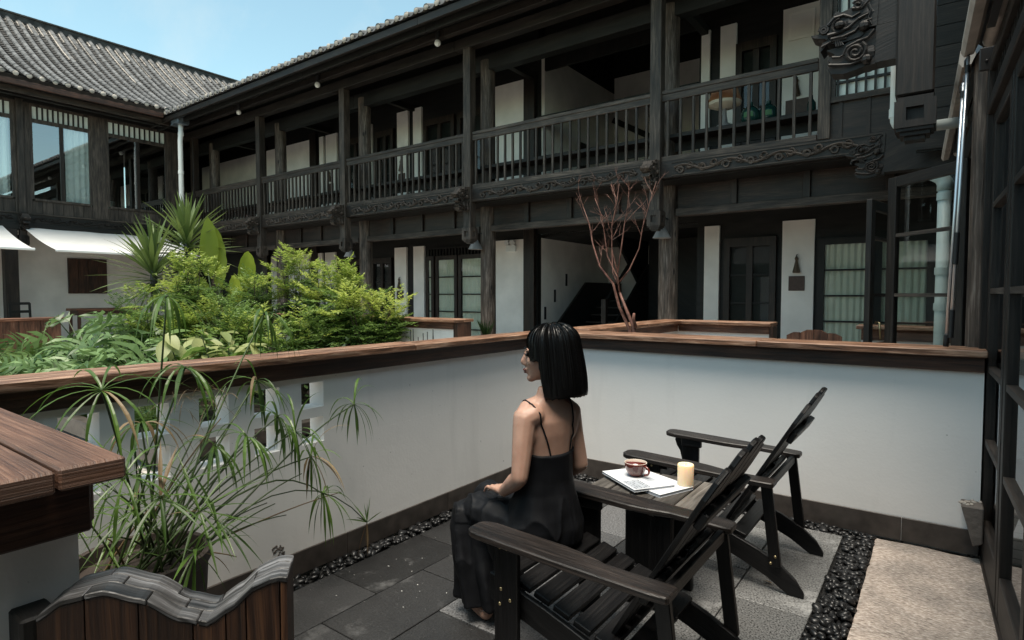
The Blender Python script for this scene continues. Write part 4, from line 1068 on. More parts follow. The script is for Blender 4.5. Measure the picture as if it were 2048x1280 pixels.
def leaf_door(s0, s1, o0=-.022, o1=.022, sw=.075, lattice=True):
    d = part('glazed_door', dbox(s0, s0 + sw, o0, o1, .012, 2.36), 'dark_wood', wg, bev=.004)
    part('door_stile', dbox(s1 - sw, s1, o0, o1, .012, 2.36), 'dark_wood', d, bev=.004)
    a, b = s0 + sw + .001, s1 - sw - .001
    for z0, z1 in ((.012, .20), (2.29, 2.36)): part('door_rail', dbox(a, b, o0 + .001, o1 - .001, z0, z1), 'dark_wood', d, bev=.004)
    for z in (.62, 1.01, 1.42, 1.87): part('glazing_bar', dbox(a, b, o0 + .003, o1 - .003, z - .014, z + .014), 'grey_wood', d)
    part('pane', dbox(a, b, .0, .004, .2, 2.29), 'glass', d, uv=False)
for (a, b) in ((3.30, 4.05), (2.52, 3.27), (1.74, 2.49), (.96, 1.71), (.18, .93)): leaf_door(a, b)
part('threshold', dbox(-.5, 4.06, -.03, .06, -.02, .010), 'dark_wood', wg)
part('transom_rail', dbox(-.5, 4.12, -.05, .05, 2.362, 2.43), 'dark_wood', wg, bev=.005)
part('transom_rail', dbox(-.5, 4.12, -.045, .05, 2.59, 2.66), 'dark_wood', wg, bev=.005)
s_ = -.4
while s_ < 4.05: part('lattice_bar', dbox(s_, s_ + .016, -.02, .01, 2.43, 2.59), 'dark_wood', wg); s_ += .085
part('head_wall', dbox(-.5, 8.6, .02, .16, 2.662, 3.3), 'black_wood', wg)
part('log_column', MB().lathe([(.058, 0), (.056, 1.2), (.054, 2.75)], (.165, 4.2, 0), 16), 'log_wood', wg, smooth=True)
part('door_post', dbox(4.06, 4.12, -.05, .06, 0, 2.66), 'dark_wood', wg, bev=.004)
part('door_post', dbox(4.93, 5.02, -.03, .10, 0, 2.66), 'dark_wood', wg, bev=.004)
part('door_post', dbox(7.6, 7.7, -.03, .10, 0, 2.66), 'dark_wood', wg, bev=.004)
part('transom_rail', dbox(4.3, 8.4, -.03, .06, 2.36, 2.43), 'dark_wood', wg)
# open casement door of the next bay and its partner seen edge-on
def open_leaf(a, b, z1, name='glazed_door'):
    a = Vector(a); b = Vector(b); d = (b - a).normalized(); n = Vector((-d.y, d.x, 0)); L = (b - a).length
    def bx(s0, s1, t, z0, z1_): return MB().obox(a + d * (s0 + s1) / 2 + Vector((0, 0, (z0 + z1_) / 2)), d * (s1 - s0) / 2, n * t, (0, 0, (z1_ - z0) / 2))
    w = .085
    o = part(name, bx(0, w, .022, .02, z1), 'dark_wood', wg, bev=.004)
    part('door_stile', bx(L - w, L, .022, .02, z1), 'dark_wood', o, bev=.004)
    for z0, zz in ((.02, .22), (z1 - .08, z1)): part('door_rail', bx(w + .001, L - w - .001, .021, z0, zz), 'dark_wood', o, bev=.004)
    for z in (.62, .99, 1.40, 1.86): part('glazing_bar', bx(w + .001, L - w - .001, .016, z - .013, z + .013), 'grey_wood', o)
    part('pane', bx(w, L - w, .002, .22, z1 - .08), 'glass', o, uv=False)
    return o
open_leaf((.125, 4.97, 0), (-.35, 5.49, 0), 2.31)
o = open_leaf((-.485, 5.45, 0), (-.34, 6.15, 0), 2.16)
part('door_handle', MB().tube([(-.43, 5.52, 1.18), (-.40, 5.49, 1.18), (-.39, 5.50, 1.05)], .008, 6), 'brass', o, smooth='all', uv=False)
# upper floor: overhang with hanging post and carved beam ends
part('overhang_floor', MB().box(.12, 4.0, 4.42, 8.0, 3.2, 3.3), 'black_wood', wg)
part('flat_roof', MB().box(.2, 4.0, -3.2, 4.40, 3.3, 3.42), 'black_wood', wg)
part('hanging_post', MB().box(-.272, -.072, 4.42, 4.60, 2.64, 6.2), 'dark_wood', wg, bev=.01)
mb = MB(); pendant(mb, (-.165, 4.5), .215, 2.435, 2.60); part('pendant_block', mb, 'dark_wood', wg)
mb = MB().box(-.385, -.272, 4.44, 4.58, 2.885, 3.115).box(-.385, -.272, 4.445, 4.575, 3.119, 3.39)
dragon(mb, (-.38, 4.51, 3.115), (-1, 0, 0), (0, 1, 0), .92, .15)
part('dragon_bracket', mb, 'dark_wood', wg)
part('upper_wall', MB().box(-.07, 4.0, 4.55, 4.65, 3.3, 6.3), 'dark_wood', wg)
part('roof', MB().prism([(-.4, 6.4), (4.6, 9.0), (4.6, 9.12), (-.4, 6.54)], (0, 4.0, 0), (1, 0, 0), (0, 0, 1), (0, 3.3, 0)), 'pan_tile', wg, uv=False)
# retracted awnings with crank poles
def cassette(s0, s1, lab):
    t = thing('retracted_awning', lab, 'awning', D((s0 + s1) / 2, -.15, 2.7), group='retracted awnings of the side wing')
    def sec(poly, mat, nm, bev=0):
        p0 = D(s0, 0, 0); ln = DU * (s1 - s0)
        return part(nm, MB().prism(poly, p0, DN, (0, 0, 1), ln), mat, t, uv=False, bev=bev)
    zt = 2.72
    sec([(-.175, zt - .035), (-.170, zt + .03), (-.15, zt + .055), (-.115, zt + .05), (-.10, zt + .0), (-.12, zt - .05), (-.16, zt - .06)], 'awning_case', 'front_bar')
    sec([(-.118, zt + .052), (-.10, zt + .056), (-.072, zt + .03), (-.098, zt - .0)], 'zinc', 'cloth_edge')
    mb = MB().tube([D(s0 + .01, -.055, zt + .0), D(s1 - .01, -.055, zt + .0)], .032, 10)
    part('roller', mb, 'awning_case', t, smooth=True, uv=False)
    part('arm', MB().bar(D(s0 + .06, -.10, zt - .06), D(s1 - .4, -.08, zt - .055), .03, .03).bar(D(s1 - .4, -.08, zt - .055), D(s0 + .3, -.05, zt - .06), .025, .025), 'steel_dark', t, uv=False)
    return t
aw1 = cassette(.3, 3.98, 'retracted grey awning roll above the nearest glazed doors')
aw2 = cassette(4.14, 6.9, 'retracted grey awning roll above the open door beyond the terrace')
part('bracket_plate', MB().obox(D(4.07, -.02, 2.66), DU * .012, DN * .07, (0, 0, .06)), 'steel_dark', aw1, bev=.004, uv=False)
for a in (-.04, .0, .03): part('bolt', MB().ball(D(4.055, a - .02, 2.665 + a * .4), .007, n=6, m=4), 'steel_dark', aw1, uv=False)
def pole(a, b, lab, h0, h1):
    a = Vector(a); b = Vector(b); d = b - a
    t = thing('crank_pole', lab, 'pole', b, group='crank poles hanging from the awnings')
    part('rod', MB().tube([a, b], .0088, 10), 'aluminium', t, smooth='all', uv=False)
    part('hook', MB().tube([a + Vector((-.012, 0, -.05)), a + Vector((-.012, 0, -.02)), a + Vector((0, 0, 0)), a + Vector((.004, 0, .04))], .006, 8), 'steel_dark', t, smooth='all', uv=False)
    part('joint', MB().tube([a + d * .03, a + d * .055], .0125, 10), 'rubber', t, smooth=True, uv=False)
    for (p, q_) in (h0, h1):
        part('grip', MB().tube([a + d * p, a + d * q_], .0135, 10), 'rubber', t, smooth=True, uv=False)
pole((.062, 3.985, 2.53), (.022, 3.985, 1.118), 'longer silver crank pole with black grip at its foot', (.955, 1.0), (.985, 1.0))
pole((.078, 3.955, 2.655), (.041, 3.955, 1.17), 'shorter silver crank pole with two black grips and worn wooden middle', (.62, .735), (.90, 1.0))
# white plastic pipes
pp = thing('drain_pipe', 'white plastic elbow pipe behind the hanging lantern block', 'pipe', (-.29, 4.8, 2.5))
arc = [(-.285, 4.78, 3.3), (-.285, 4.78, 2.62)] + [(-.285 + .09 * (1 - math.cos(a)), 4.78, 2.60 - .09 * math.sin(a)) for a in [R(15 * k) for k in range(1, 7)]] + [(.1, 4.78, 2.51)]
part('pipe', MB().tube(arc, .036, 12), 'pvc', pp, smooth='all', uv=False)
for (a, b) in (((-.285, 4.78, 2.66), (-.285, 4.78, 2.60)), ((-.20, 4.78, 2.51), (-.15, 4.78, 2.51))): part('pipe_collar', MB().tube([a, b], .041, 12), 'pvc', pp, smooth=True, uv=False)
p2 = thing('drain_pipe', 'pale green white downpipe seen through the open glazed door', 'pipe', (-.01, 6.1, 0))
part('pipe', MB().tube([(-.005, 6.1, 0), (-.005, 6.1, 2.28)], .05, 14), 'pvc', p2, smooth='all', uv=False)
part('elbow', MB().tube([(-.005, 6.1, 2.27), (-.005, 6.1, 2.33), (-.03, 6.1, 2.38), (-.09, 6.1, 2.42)], .058, 12), 'pvc', p2, smooth='all', uv=False)
for z in (2.22, 1.60, 1.30): part('pipe_collar', MB().lathe([(.057, z - .03), (.057, z + .03)], (-.005, 6.1, 0), 14), 'pvc', p2, smooth=True, uv=False)

# unseen building added for the panes to reflect, kept low to let skylight in
bb = thing('unseen_building', 'unseen dark timber building added behind the viewer for the panes to reflect', 'building', (-8, -8, 0))
part('wall', MB().box(-20, 3, -10.0, -9.8, 0, 2.9), 'brown_wood', bb)
for k in range(9): part('wall_panel', MB().box(-19.3 + 2.4 * k, -18.4 + 2.4 * k, -9.79, -9.75, .1, 2.3), 'old_plaster', bb, uv=False)
part('roof', MB().prism([(-9.0, 2.8), (-12.5, 4.2), (-12.5, 4.3), (-9.0, 2.95)], (-20.5, 0, 0), (0, 1, 0), (0, 0, 1), (24, 0, 0)), 'pan_tile', bb, uv=False)

# ------------------------------------------------------------------ fittings on the timber building
def cone_lamp(x, lab):
    t = thing('wall_lamp', lab, 'lamp', (x, 8.72, 2.3), group='cone lamps below the balcony posts')
    part('shade', MB().lathe([(.024, 2.50), (.03, 2.49), (.135, 2.29), (.138, 2.28), (.128, 2.285), (.02, 2.47)], (x, 8.72, 0), 16), 'lamp_grey', t, smooth=True, uv=False)
    part('bracket', MB().tube([(x, 8.72, 2.49), (x, 8.72, 2.56), (x + .02, 8.80, 2.60), (x + .04, 8.87, 2.58)], .012, 6), 'steel_dark', t, smooth='all', uv=False)
    part('bulb', MB().ball((x, 8.72, 2.34), .045, n=10, m=6), 'white_paint', t, smooth='all', uv=False)
cone_lamp(-7.28, 'grey cone lamp below the post left of the white stair hall')
cone_lamp(-3.53, 'grey cone lamp on the log column right of the bare red shrub')
cone_lamp(-11.05, 'grey cone lamp just above the right end of the bushes')
def ball_lamp(x, lab):
    t = thing('eave_lamp', lab, 'lamp', (x, 8.0, 6.0), group='small white lamps under the eaves')
    part('bulb', MB().ball((x, 7.98, 6.0), .06, .06, .065, n=10, m=7), 'white_paint', t, smooth='all', uv=False)
    part('holder', MB().lathe([(.03, 6.04), (.035, 6.12), (.035, 6.2)], (x, 7.98, 0), 10), 'steel_dark', t, smooth=True, uv=False)
ball_lamp(-7.55, 'small white lamp under the eaves above the third balcony post')
ball_lamp(-11.15, 'small white lamp under the eaves above the second balcony post')
ball_lamp(-14.4, 'small white lamp under the eaves nearest the corner downpipe')
def ornament(x, z, lab, platelab, plate=True, y=YR, w=.24):
    t = thing('wall_ornament', lab, 'ornament', (x, y, z))
    part('figure', MB().lathe([(.055, 0), (.06, .02), (.035, .12), (.018, .2), (.03, .235), (.012, .27), (.004, .29)], (x, y - .045, z), 10), 'bronze', t, smooth=True, uv=False)
    part('hook', MB().tube([(x, y, z + .3), (x, y - .05, z + .29), (x, y - .045, z + .26)], .008, 6), 'steel_dark', t, uv=False)
    if plate:
        p = part('name_plate', MB().box(x - w / 2, x + w / 2, y - .02, y - .001, z - .29, z - .05), 'plate_brown', None, bev=.004, uv=False)
        _tag(p, platelab, 'sign')
ornament(-1.93, 1.76, 'bronze ornament over the brown plate on the ground floor right white panel', 'blank brown plate on white panel beside the curtained ground window')
ornament(-11.29, 1.56, 'bronze ornament on the ground floor white panel behind the bushes', 'blank brown plate on white panel behind the green bushes')
ornament(-1.98, 4.62, 'bronze ornament on the upper white panel near the dragon heads', 'brown plate on the upper white panel above the railing', w=.34)
ornament(-11.2, 4.55, 'bronze ornament on the upper white panel in the middle gallery', 'brown plate on upper white panel of middle gallery')
ornament(-14.1, 4.62, 'bronze ornament on the upper white panel nearest the corner', 'brown plate on upper white panel nearest the corner')
em = thing('emergency_light', 'white emergency light with two round heads on white wall', 'lamp', (-7.7, YR, 2.4))
part('housing', MB().box(-7.84, -7.58, YR - .07, YR - .001, 2.36, 2.50), 'white_paint', em, bev=.01, uv=False)
for x in (-7.80, -7.66): part('lamp_head', MB().tube([(x, YR - .03, 2.55), (x + .01, YR - .11, 2.555)], .055, 12), 'white_paint', em, smooth=True, uv=False)
# upstairs shelf: lamp and bottles
tl_ = thing('table_lamp', 'table lamp with pleated orange shade on the balcony bench', 'lamp', (-2.62, 8.78, 3.82))
sh_ = MB(); rings = []
for z, r_ in ((4.46, .15), (4.40, .165), (4.28, .20), (4.19, .235)):
    rings.append([Vector((-2.62 + r_ * (1 + .025 * (k % 2)) * math.cos(2 * math.pi * k / 32), 8.78 + r_ * (1 + .025 * (k % 2)) * math.sin(2 * math.pi * k / 32), z)) for k in range(32)])
part('lamp_shade', sh_.loft(rings, cap=False), 'orange_shade', tl_, uv=False)
part('lower_shade', MB().lathe([(.237, 4.188), (.225, 4.15), (.13, 4.11), (.03, 4.10)], (-2.62, 8.78, 0), 24), 'curtain', tl_, smooth=True, uv=False)
part('lamp_base', MB().lathe([(.12, 3.82), (.12, 3.85), (.05, 3.90), (.03, 4.02), (.03, 4.12)], (-2.62, 8.78, 0), 16), 'lamp_grey', tl_, smooth=True, uv=False)
for x, y, s_, lab in ((-2.24, 8.72, 1.0, 'large dark green glass jar left of its pair on the balcony bench'), (-2.02, 8.80, 1.05, 'large dark green glass jar right of its pair on the balcony bench')):
    b_ = thing('glass_jar', lab, 'jar', (x, y, 3.82))
    part('body', MB().lathe([(.10 * s_, 0), (.125 * s_, .03), (.125 * s_, .14), (.09 * s_, .2), (.035, .235), (.03, .27), (.036, .28)], (x, y, 3.82), 18), 'demijohn', b_, smooth='all', uv=False)
    part('label', MB().add([(x + .126 * s_ * math.cos(a), y + .126 * s_ * math.sin(a), z) for z in (3.88, 3.95) for a in [R(-120 + 12 * k) for k in range(6)]], [(i, i + 1, i + 7, i + 6) for i in range(5)]), 'green_print', b_, uv=False)
b_ = thing('bottle', 'small green bottle on the bench beside the corner post', 'bottle', (-1.45, 8.62, 3.82))
part('body', MB().lathe([(.05, 0), (.055, .02), (.05, .10), (.02, .15), (.016, .2)], (-1.45, 8.62, 3.82), 12), 'demijohn', b_, smooth='all', uv=False)
sg = thing('notice_board', 'small white and green notice seen through the upper balusters', 'notice', (-1.9, YR, 3.5))
part('sheet', MB().box(-2.12, -1.72, YR - .02, YR - .002, 3.44, 3.68), 'paper', sg, uv=False)
for k in range(3): part('stripe', MB().box(-2.08 + .1 * k, -2.02 + .1 * k, YR - .023, YR - .0205, 3.48, 3.64), 'green_print', sg, uv=False)
sw = part('wall_switch', MB().box(-3.10, -3.02, YR - .02, YR - .001, 4.12, 4.38), 'ceramic_cream', None, bev=.004, uv=False)
_tag(sw, 'small cream switch plate on the narrow upper white panel', 'switch')
fr = thing('framed_picture', 'pale framed drawing high on the upper white panel', 'picture', (-1.93, YR, 5.7))
part('frame', MB().box(-2.12, -1.74, YR - .03, YR - .002, 5.52, 5.95), 'old_plaster', fr, uv=False)
part('sheet', MB().box(-2.08, -1.78, YR - .034, YR - .0305, 5.56, 5.91), 'old_plaster', fr, uv=False)
rbx = thing('red_box', 'small red box low behind the far balusters near the corner', 'box', (-15.6, 8.9, 3.3))
part('body', MB().box(-15.75, -15.5, 8.85, 9.0, 3.31, 3.62), 'ceramic_brown', rbx, uv=False)

# ------------------------------------------------------------------ garden
gb = part('garden_soil', MB().box(-13.2, -5.2, 2.2, 5.1, -.02, .10), 'soil', kind='structure', uv=False)
kb = thing('planter_kerb', 'dark low kerb round the planted bed', 'kerb', (-9, 2.1, 0))
part('kerb_stone', MB().box(-13.3, -5.1, 2.08, 2.2, 0, .16), 'skirting_tile', kb, uv=False, bev=.01)
part('kerb_stone', MB().box(-13.32, -13.2, 2.201, 5.2, 0, .16), 'skirting_tile', kb, uv=False, bev=.01)

def blade(mb, base, d, up, L, w, droop, segs=5, fold=.25, taper=1.0):
    """strap leaf: starts along d, bends down by droop, with a folded midrib"""
    base = Vector(base); d = Vector(d).normalized(); up = Vector(up)
    side = d.cross(up)
    if side.length < 1e-4: side = d.orthogonal()
    side.normalize(); p = base.copy(); vs = []
    for i in range(segs + 1):
        t = i / segs
        ww = w * (0.45 + 1.1 * t if t < .5 else 2.0 * (1 - t) ** taper) * .5
        n = side.cross(d).normalized()
        vs += [p - side * ww + n * ww * fold, p, p + side * ww + n * ww * fold]
        d = (d + Vector((0, 0, -droop / segs))).normalized(); p = p + d * (L / segs)
    fs = []
    for i in range(segs):
        a = i * 3; fs += [(a, a + 1, a + 4, a + 3), (a + 1, a + 2, a + 5, a + 4)]
    mb.add(vs, fs)
def rot_to(d, roll=0.0):
    q = Vector(d).to_track_quat('X', 'Z')
    return (q @ Quaternion((1, 0, 0), roll)).to_euler()

def yucca(x, y, zt, seed, lab, nrosette=((0, 0, 0, 1.0),)):
    q = random.Random(seed)
    t = thing('yucca_plant', lab, 'plant', (x, y, .08), group='spiky yuccas in the bed')
    mes = []
    for k in range(4):
        mb = MB(); blade(mb, (0, 0, 0), (1, 0, 0), (0, 0, 1), .86, .072, [.15, .35, .6, .25][k], 5, .3); mes.append(mb.mesh('leaf', 'leaf_yucca', uv=False))
    part('trunk', MB().tube([(x, y, .05), (x + .03, y, zt * .5), (x, y, zt)], [.07, .06, .05], 8), 'bark_grey', t, smooth='all', uv=False)
    for i in range(112):
        f = i / 112
        el = R(88 - 118 * f ** .85 + q.uniform(-8, 8)); az = i * 2.399 + q.uniform(-.2, .2)
        d = Vector((math.cos(az) * math.cos(el), math.sin(az) * math.cos(el), math.sin(el)))
        inst('leaf', q.choice(mes), t, (x, y, zt + .1 - .42 * f + q.uniform(-.03, .03)), rot_to(d, q.uniform(-.3, .3)), q.uniform(.85, 1.1) * (1.0 if f < .7 else .8))
    return t
yucca(-10.5, 4.85, 2.28, 1, 'taller spiky yucca behind the bushes, next to the broad leaves')
yucca(-10.3, 4.22, 1.80, 2, 'lower spiky yucca at the left with a drooping skirt of leaves')

# broad paddle leaves
bp = thing('paddle_leaf_plant', 'plant with broad upright yellow green paddle leaves', 'plant', (-10.1, 5.2, .08))
def paddle(L, W, bend):
    vs = []; fs = []; n = 12
    for i in range(n + 1):
        t = i / n; w = W * .5 * math.sin(math.pi * min(1, t * .93 + .07)) ** .62
        z = L * t; y = -bend * t * t
        for j in (-1, -.5, 0, .5, 1): vs.append((w * j, y + .10 * abs(j) * w * 2 + .012 * math.sin(i * 2.3 + j * 3), z + .0 * j))
    for i in range(n):
        for j in range(4): a = i * 5 + j; fs.append((a, a + 1, a + 6, a + 5))
    return MB().add(vs, fs)
for (x, y, z, L, W, b_, rx, rz) in ((-10.0, 4.95, 1.72, .98, .30, .1, .05, .8), (-9.95, 5.10, 1.55, 1.02, .30, .08, -.02, .5), (-9.9, 5.50, 1.50, .74, .30, .15, .25, .75), (-9.8, 5.25, 1.15, .7, .26, .15, .3, .6), (-9.9, 5.0, 1.05, .7, .24, .2, -.3, .9)):
    me = paddle(L, W, b_).mesh('leaf', 'leaf_banana', smooth='all', uv=False)
    o = inst('leaf', me, bp, (x, y, z), (rx, rx * 1.2, rz))
    part('leaf_stalk', MB().tube([(-10.05, 5.2, .1), ((x - 10.05) / 2, (y + 5.2) / 2, z * .55), (x, y, z + .05)], [.03, .022, .014], 6), 'stem_green', bp, smooth='all', uv=False)

# nandina bushes: airy sprays of small leaflets, fresh yellow growth at the tips
def spray(mb, p, d, L, q, lw, ll):
    d = Vector(d).normalized(); p = Vector(p)
    side = d.cross(Vector((0, 0, 1)))
    if side.length < .05: side = Vector((1, 0, 0))
    side.normalize()
    npair = 6
    for i in range(npair + 1):
        t = (i + .4) / (npair + .6); c = p + d * (L * t) + Vector((0, 0, -.10 * L * t * t))
        for sg in (-1, 1) if i < npair else (0,):
            bd = (d * .55 + side * sg * .8 + Vector((0, 0, q.uniform(-.1, .25)))).normalized() if sg else d
            bl_ = L * .42 * (1 - t * .6)
            for k in range(1, 5):
                b = c + bd * (bl_ * k / 4)
                ls = bd.cross(Vector((0, 0, 1))); ls = ls.normalized() if ls.length > .05 else side
                for s2 in (-1, 1) if k < 4 else (0,):
                    ld = (bd * .7 + ls * s2 * .75 + Vector((q.uniform(-.25, .25), q.uniform(-.25, .25), q.uniform(-.45, .2)))).normalized()
                    ln = ll * q.uniform(.7, 1.15); nn = ld.cross(Vector((q.uniform(-1, 1), q.uniform(-1, 1), 1.4))).normalized() * lw * q.uniform(.8, 1.2)
                    m_ = b + ld * ln * .45
                    mb.add([b, m_ + nn, b + ld * ln, m_ - nn], [(0, 1, 2, 3)])
def nandina(x, y, h, r_, seed, lab, n=70, tipfrac=.3, lw=.009, ll=.048):
    q = random.Random(seed)
    t = thing('bush', lab, 'bush', (x, y, .1), group='feathery bushes in the bed')
    A, B, S = MB(), MB(), MB()
    stems = []
    for i in range(9):
        a = q.uniform(0, 6.28); rr = r_ * q.uniform(.1, .8); hh = h * q.uniform(.62, 1.0)
        top = Vector((x + rr * math.cos(a), y + rr * math.sin(a), hh)); bs = Vector((x + .12 * math.cos(a), y + .12 * math.sin(a), .08))
        mid = (bs + top) / 2 + Vector((-.1 * math.cos(a), -.1 * math.sin(a), .05))
        S.tube([bs, mid, top], [.011, .008, .004], 5); stems.append((bs, mid, top))
    for i in range(n):
        bs, mid, top = q.choice(stems)
        u = q.uniform(.25, 1.0) ** .7
        p = bs.lerp(mid, u * 2) if u < .5 else mid.lerp(top, u * 2 - 1)
        out = Vector((p.x - x, p.y - y, 0)); a = q.uniform(0, 6.28)
        d = Vector((math.cos(a), math.sin(a), 0)) * .8 + out * (.8 / max(r_, .1)) + Vector((0, 0, q.uniform(-.1, .5) + (.6 if u > .85 else 0)))
        L = q.uniform(.26, .42) * (1.0 if u < .8 else .8)
        hi = u > .84 and q.random() < tipfrac * 2.2
        spray(B if hi else A, p, d, L, q, lw, ll)
    part('foliage', A, 'leaf_nandina', t, uv=False); part('young_leaves', B, 'leaf_young', t, uv=False); part('stem', S, 'stem_brown', t, uv=False)
nandina(-8.7, 4.05, 1.98, .55, 21, 'leafy bush with pale yellow tips below the paddle leaves', 144, .42)
nandina(-9.0, 3.6, 1.45, .5, 22, 'bushy green shrub in front of the lower yucca', 112, .25)
nandina(-8.0, 4.6, 1.72, .5, 23, 'grey green bush in the middle of the bed behind the yellow leaves', 128, .22)
nandina(-7.5, 5.0, 2.06, .42, 24, 'tallest upright bright green bush at the centre of the bed', 136, .5)
nandina(-6.9, 4.95, 1.66, .55, 25, 'full feathery bush right of the tallest one', 152, .4)
nandina(-6.3, 4.95, 1.80, .42, 26, 'yellow tipped bush against the dark ground floor', 136, .6)
nandina(-5.75, 4.80, 1.42, .48, 27, 'rightmost feathery bush reaching the short white parapet', 160, .4)
nandina(-6.4, 4.2, 1.15, .5, 28, 'dense low green bush in front at the right of the bed', 144, .1)
nandina(-7.5, 4.0, 1.35, .5, 29, 'dark green bush behind the broad yellow leaves', 128, .1)

nandina(-9.3, 4.3, 1.62, .5, 41, 'feathery bush hugging the foot of the two yuccas', 110, .35)
nandina(-8.2, 3.75, 1.25, .45, 42, 'low feathery bush between lobed leaves and grey green bush', 100, .3)
nandina(-6.9, 3.9, 1.22, .45, 43, 'low feathery bush just behind the creamy leaf shrubs', 110, .35)
# deeply lobed leaves (philodendron-like), each one a part
def lobed(seed):
    q = random.Random(seed); vs = []; fs = []; n = 7
    def zz(x, y): return -.30 * x * x - .35 * y * y + .04 * math.sin(x * 20)
    def P(x, y): vs.append((x, y, zz(x, y) + q.uniform(-.006, .006))); return len(vs) - 1
    for i in range(n):
        t = i / (n - 1); x = .02 + .44 * t; w = .20 * math.sin(math.pi * (t * .8 + .2)) + .03
        for sg in (-1, 1):
            a = P(x - .034, 0); b = P(x + .036, 0); b2 = P(x + .030, sg * w * .25); c = P(x + .060 + .03 * t, sg * w * .75); tip = P(x + .085 + .05 * t, sg * w * 1.05); c2 = P(x + .026, sg * w * .72); a2 = P(x - .006, sg * w * .3)
            q1 = (a, b, b2, a2); q2 = (a2, b2, c, c2); q3 = (c2, c, tip)
            for f in (q1, q2, q3): fs.append(f if sg > 0 else tuple(reversed(f)))
    a = P(.44, -.04); b = P(.44, .04); c = P(.60, 0); fs.append((a, c, b))
    return MB().add(vs, fs).mesh('leaf', 'leaf_lobed', smooth='all', uv=False)
lob = [lobed(i) for i in range(4)]
def lobed_plant(x, y, n, h, seed, lab, s=1.0, group='lobed leaf plants in the bed'):
    q = random.Random(seed); t = thing('lobed_plant', lab, 'plant', (x, y, .1), group=group); S = MB()
    for i in range(n):
        a = i * 2.4 + q.uniform(-.3, .3); rr = q.uniform(.15, .5) * s; z = h * q.uniform(.45, 1.0)
        p = Vector((x + rr * math.cos(a), y + rr * math.sin(a), z))
        S.tube([(x, y, .1), (x + rr * .4 * math.cos(a), y + rr * .4 * math.sin(a), z * .7), p], [.014, .010, .006], 5)
        d = Vector((math.cos(a), math.sin(a), q.uniform(-.75, .35)))
        inst('leaf', q.choice(lob), t, p, rot_to(d, q.uniform(-.8, .8)), s * q.uniform(.75, 1.15))
    part('stem', S, 'stem_green', t, uv=False)
lobed_plant(-10.6, 3.35, 15, 1.02, 31, 'lobed leaf plant standing highest at the left of the bed', 1.15)
lobed_plant(-9.9, 3.0, 15, .80, 32, 'lobed leaf plant left of centre below the highest one', 1.1)
lobed_plant(-9.6, 3.7, 14, 1.10, 33, 'lobed leaf plant in front of the lower yucca foot', 1.1)
lobed_plant(-8.9, 2.75, 15, .72, 34, 'low lobed leaf plant near the front kerb', 1.05)
lobed_plant(-8.3, 3.2, 15, .95, 35, 'silvery lobed leaf plant left of the yellow leaves', 1.1)
lobed_plant(-7.5, 2.6, 14, .62, 36, 'lowest lobed leaf plant touching the parapet cap in view', .95)
lobed_plant(-7.0, 3.4, 12, .85, 37, 'lobed leaf plant to the right of the yellow leaves', .95)
# ferns
def frond(seed):
    q = random.Random(seed); mb = MB(); L = .62; n = 16
    p = Vector((0, 0, 0)); d = Vector((1, 0, .55)).normalized()
    for i in range(n):
        t = i / n; w = .085 * math.sin(math.pi * (t * .85 + .15)) + .01
        for sg in (-1, 1):
            e = p + Vector((.02, sg * w, -.012)); m_ = p + Vector((.012, sg * w * .5, 0))
            mb.add([p, m_ + Vector((.011, 0, 0)), e, m_ - Vector((.009, 0, 0))], [(0, 1, 2, 3)] if sg < 0 else [(0, 3, 2, 1)])
        d = (d + Vector((0, 0, -.085))).normalized(); p = p + d * (L / n)
    return mb.mesh('frond', 'leaf_fern', uv=False)
frs = [frond(i) for i in range(3)]
def fern(x, y, n, seed, lab, s=1.0, z0=.12):
    q = random.Random(seed); t = thing('fern', lab, 'fern', (x, y, .1), group='ferns in the bed')
    for i in range(n):
        a = i * 2.4 + q.uniform(-.3, .3)
        inst('frond', q.choice(frs), t, (x + .05 * math.cos(a), y + .05 * math.sin(a), z0 + q.uniform(0, .08)), (q.uniform(-.2, .2), q.uniform(-.9, .3), a), s * q.uniform(.8, 1.25))
fern(-11.9, 2.85, 26, 41, 'feathery fern at the left end of the bed', 1.25, .22)
fern(-11.2, 2.7, 24, 42, 'arching fern spilling over the kerb at the left', 1.2, .2)
fern(-10.6, 2.45, 22, 43, 'low dark fern by the front left kerb', 1.1, .15)
fern(-9.4, 2.4, 20, 44, 'small fern before the lobed leaves', 1.0, .15)
fern(-6.9, 2.75, 22, 45, 'fern below the yellow leaves near the parapet', 1.0, .2)
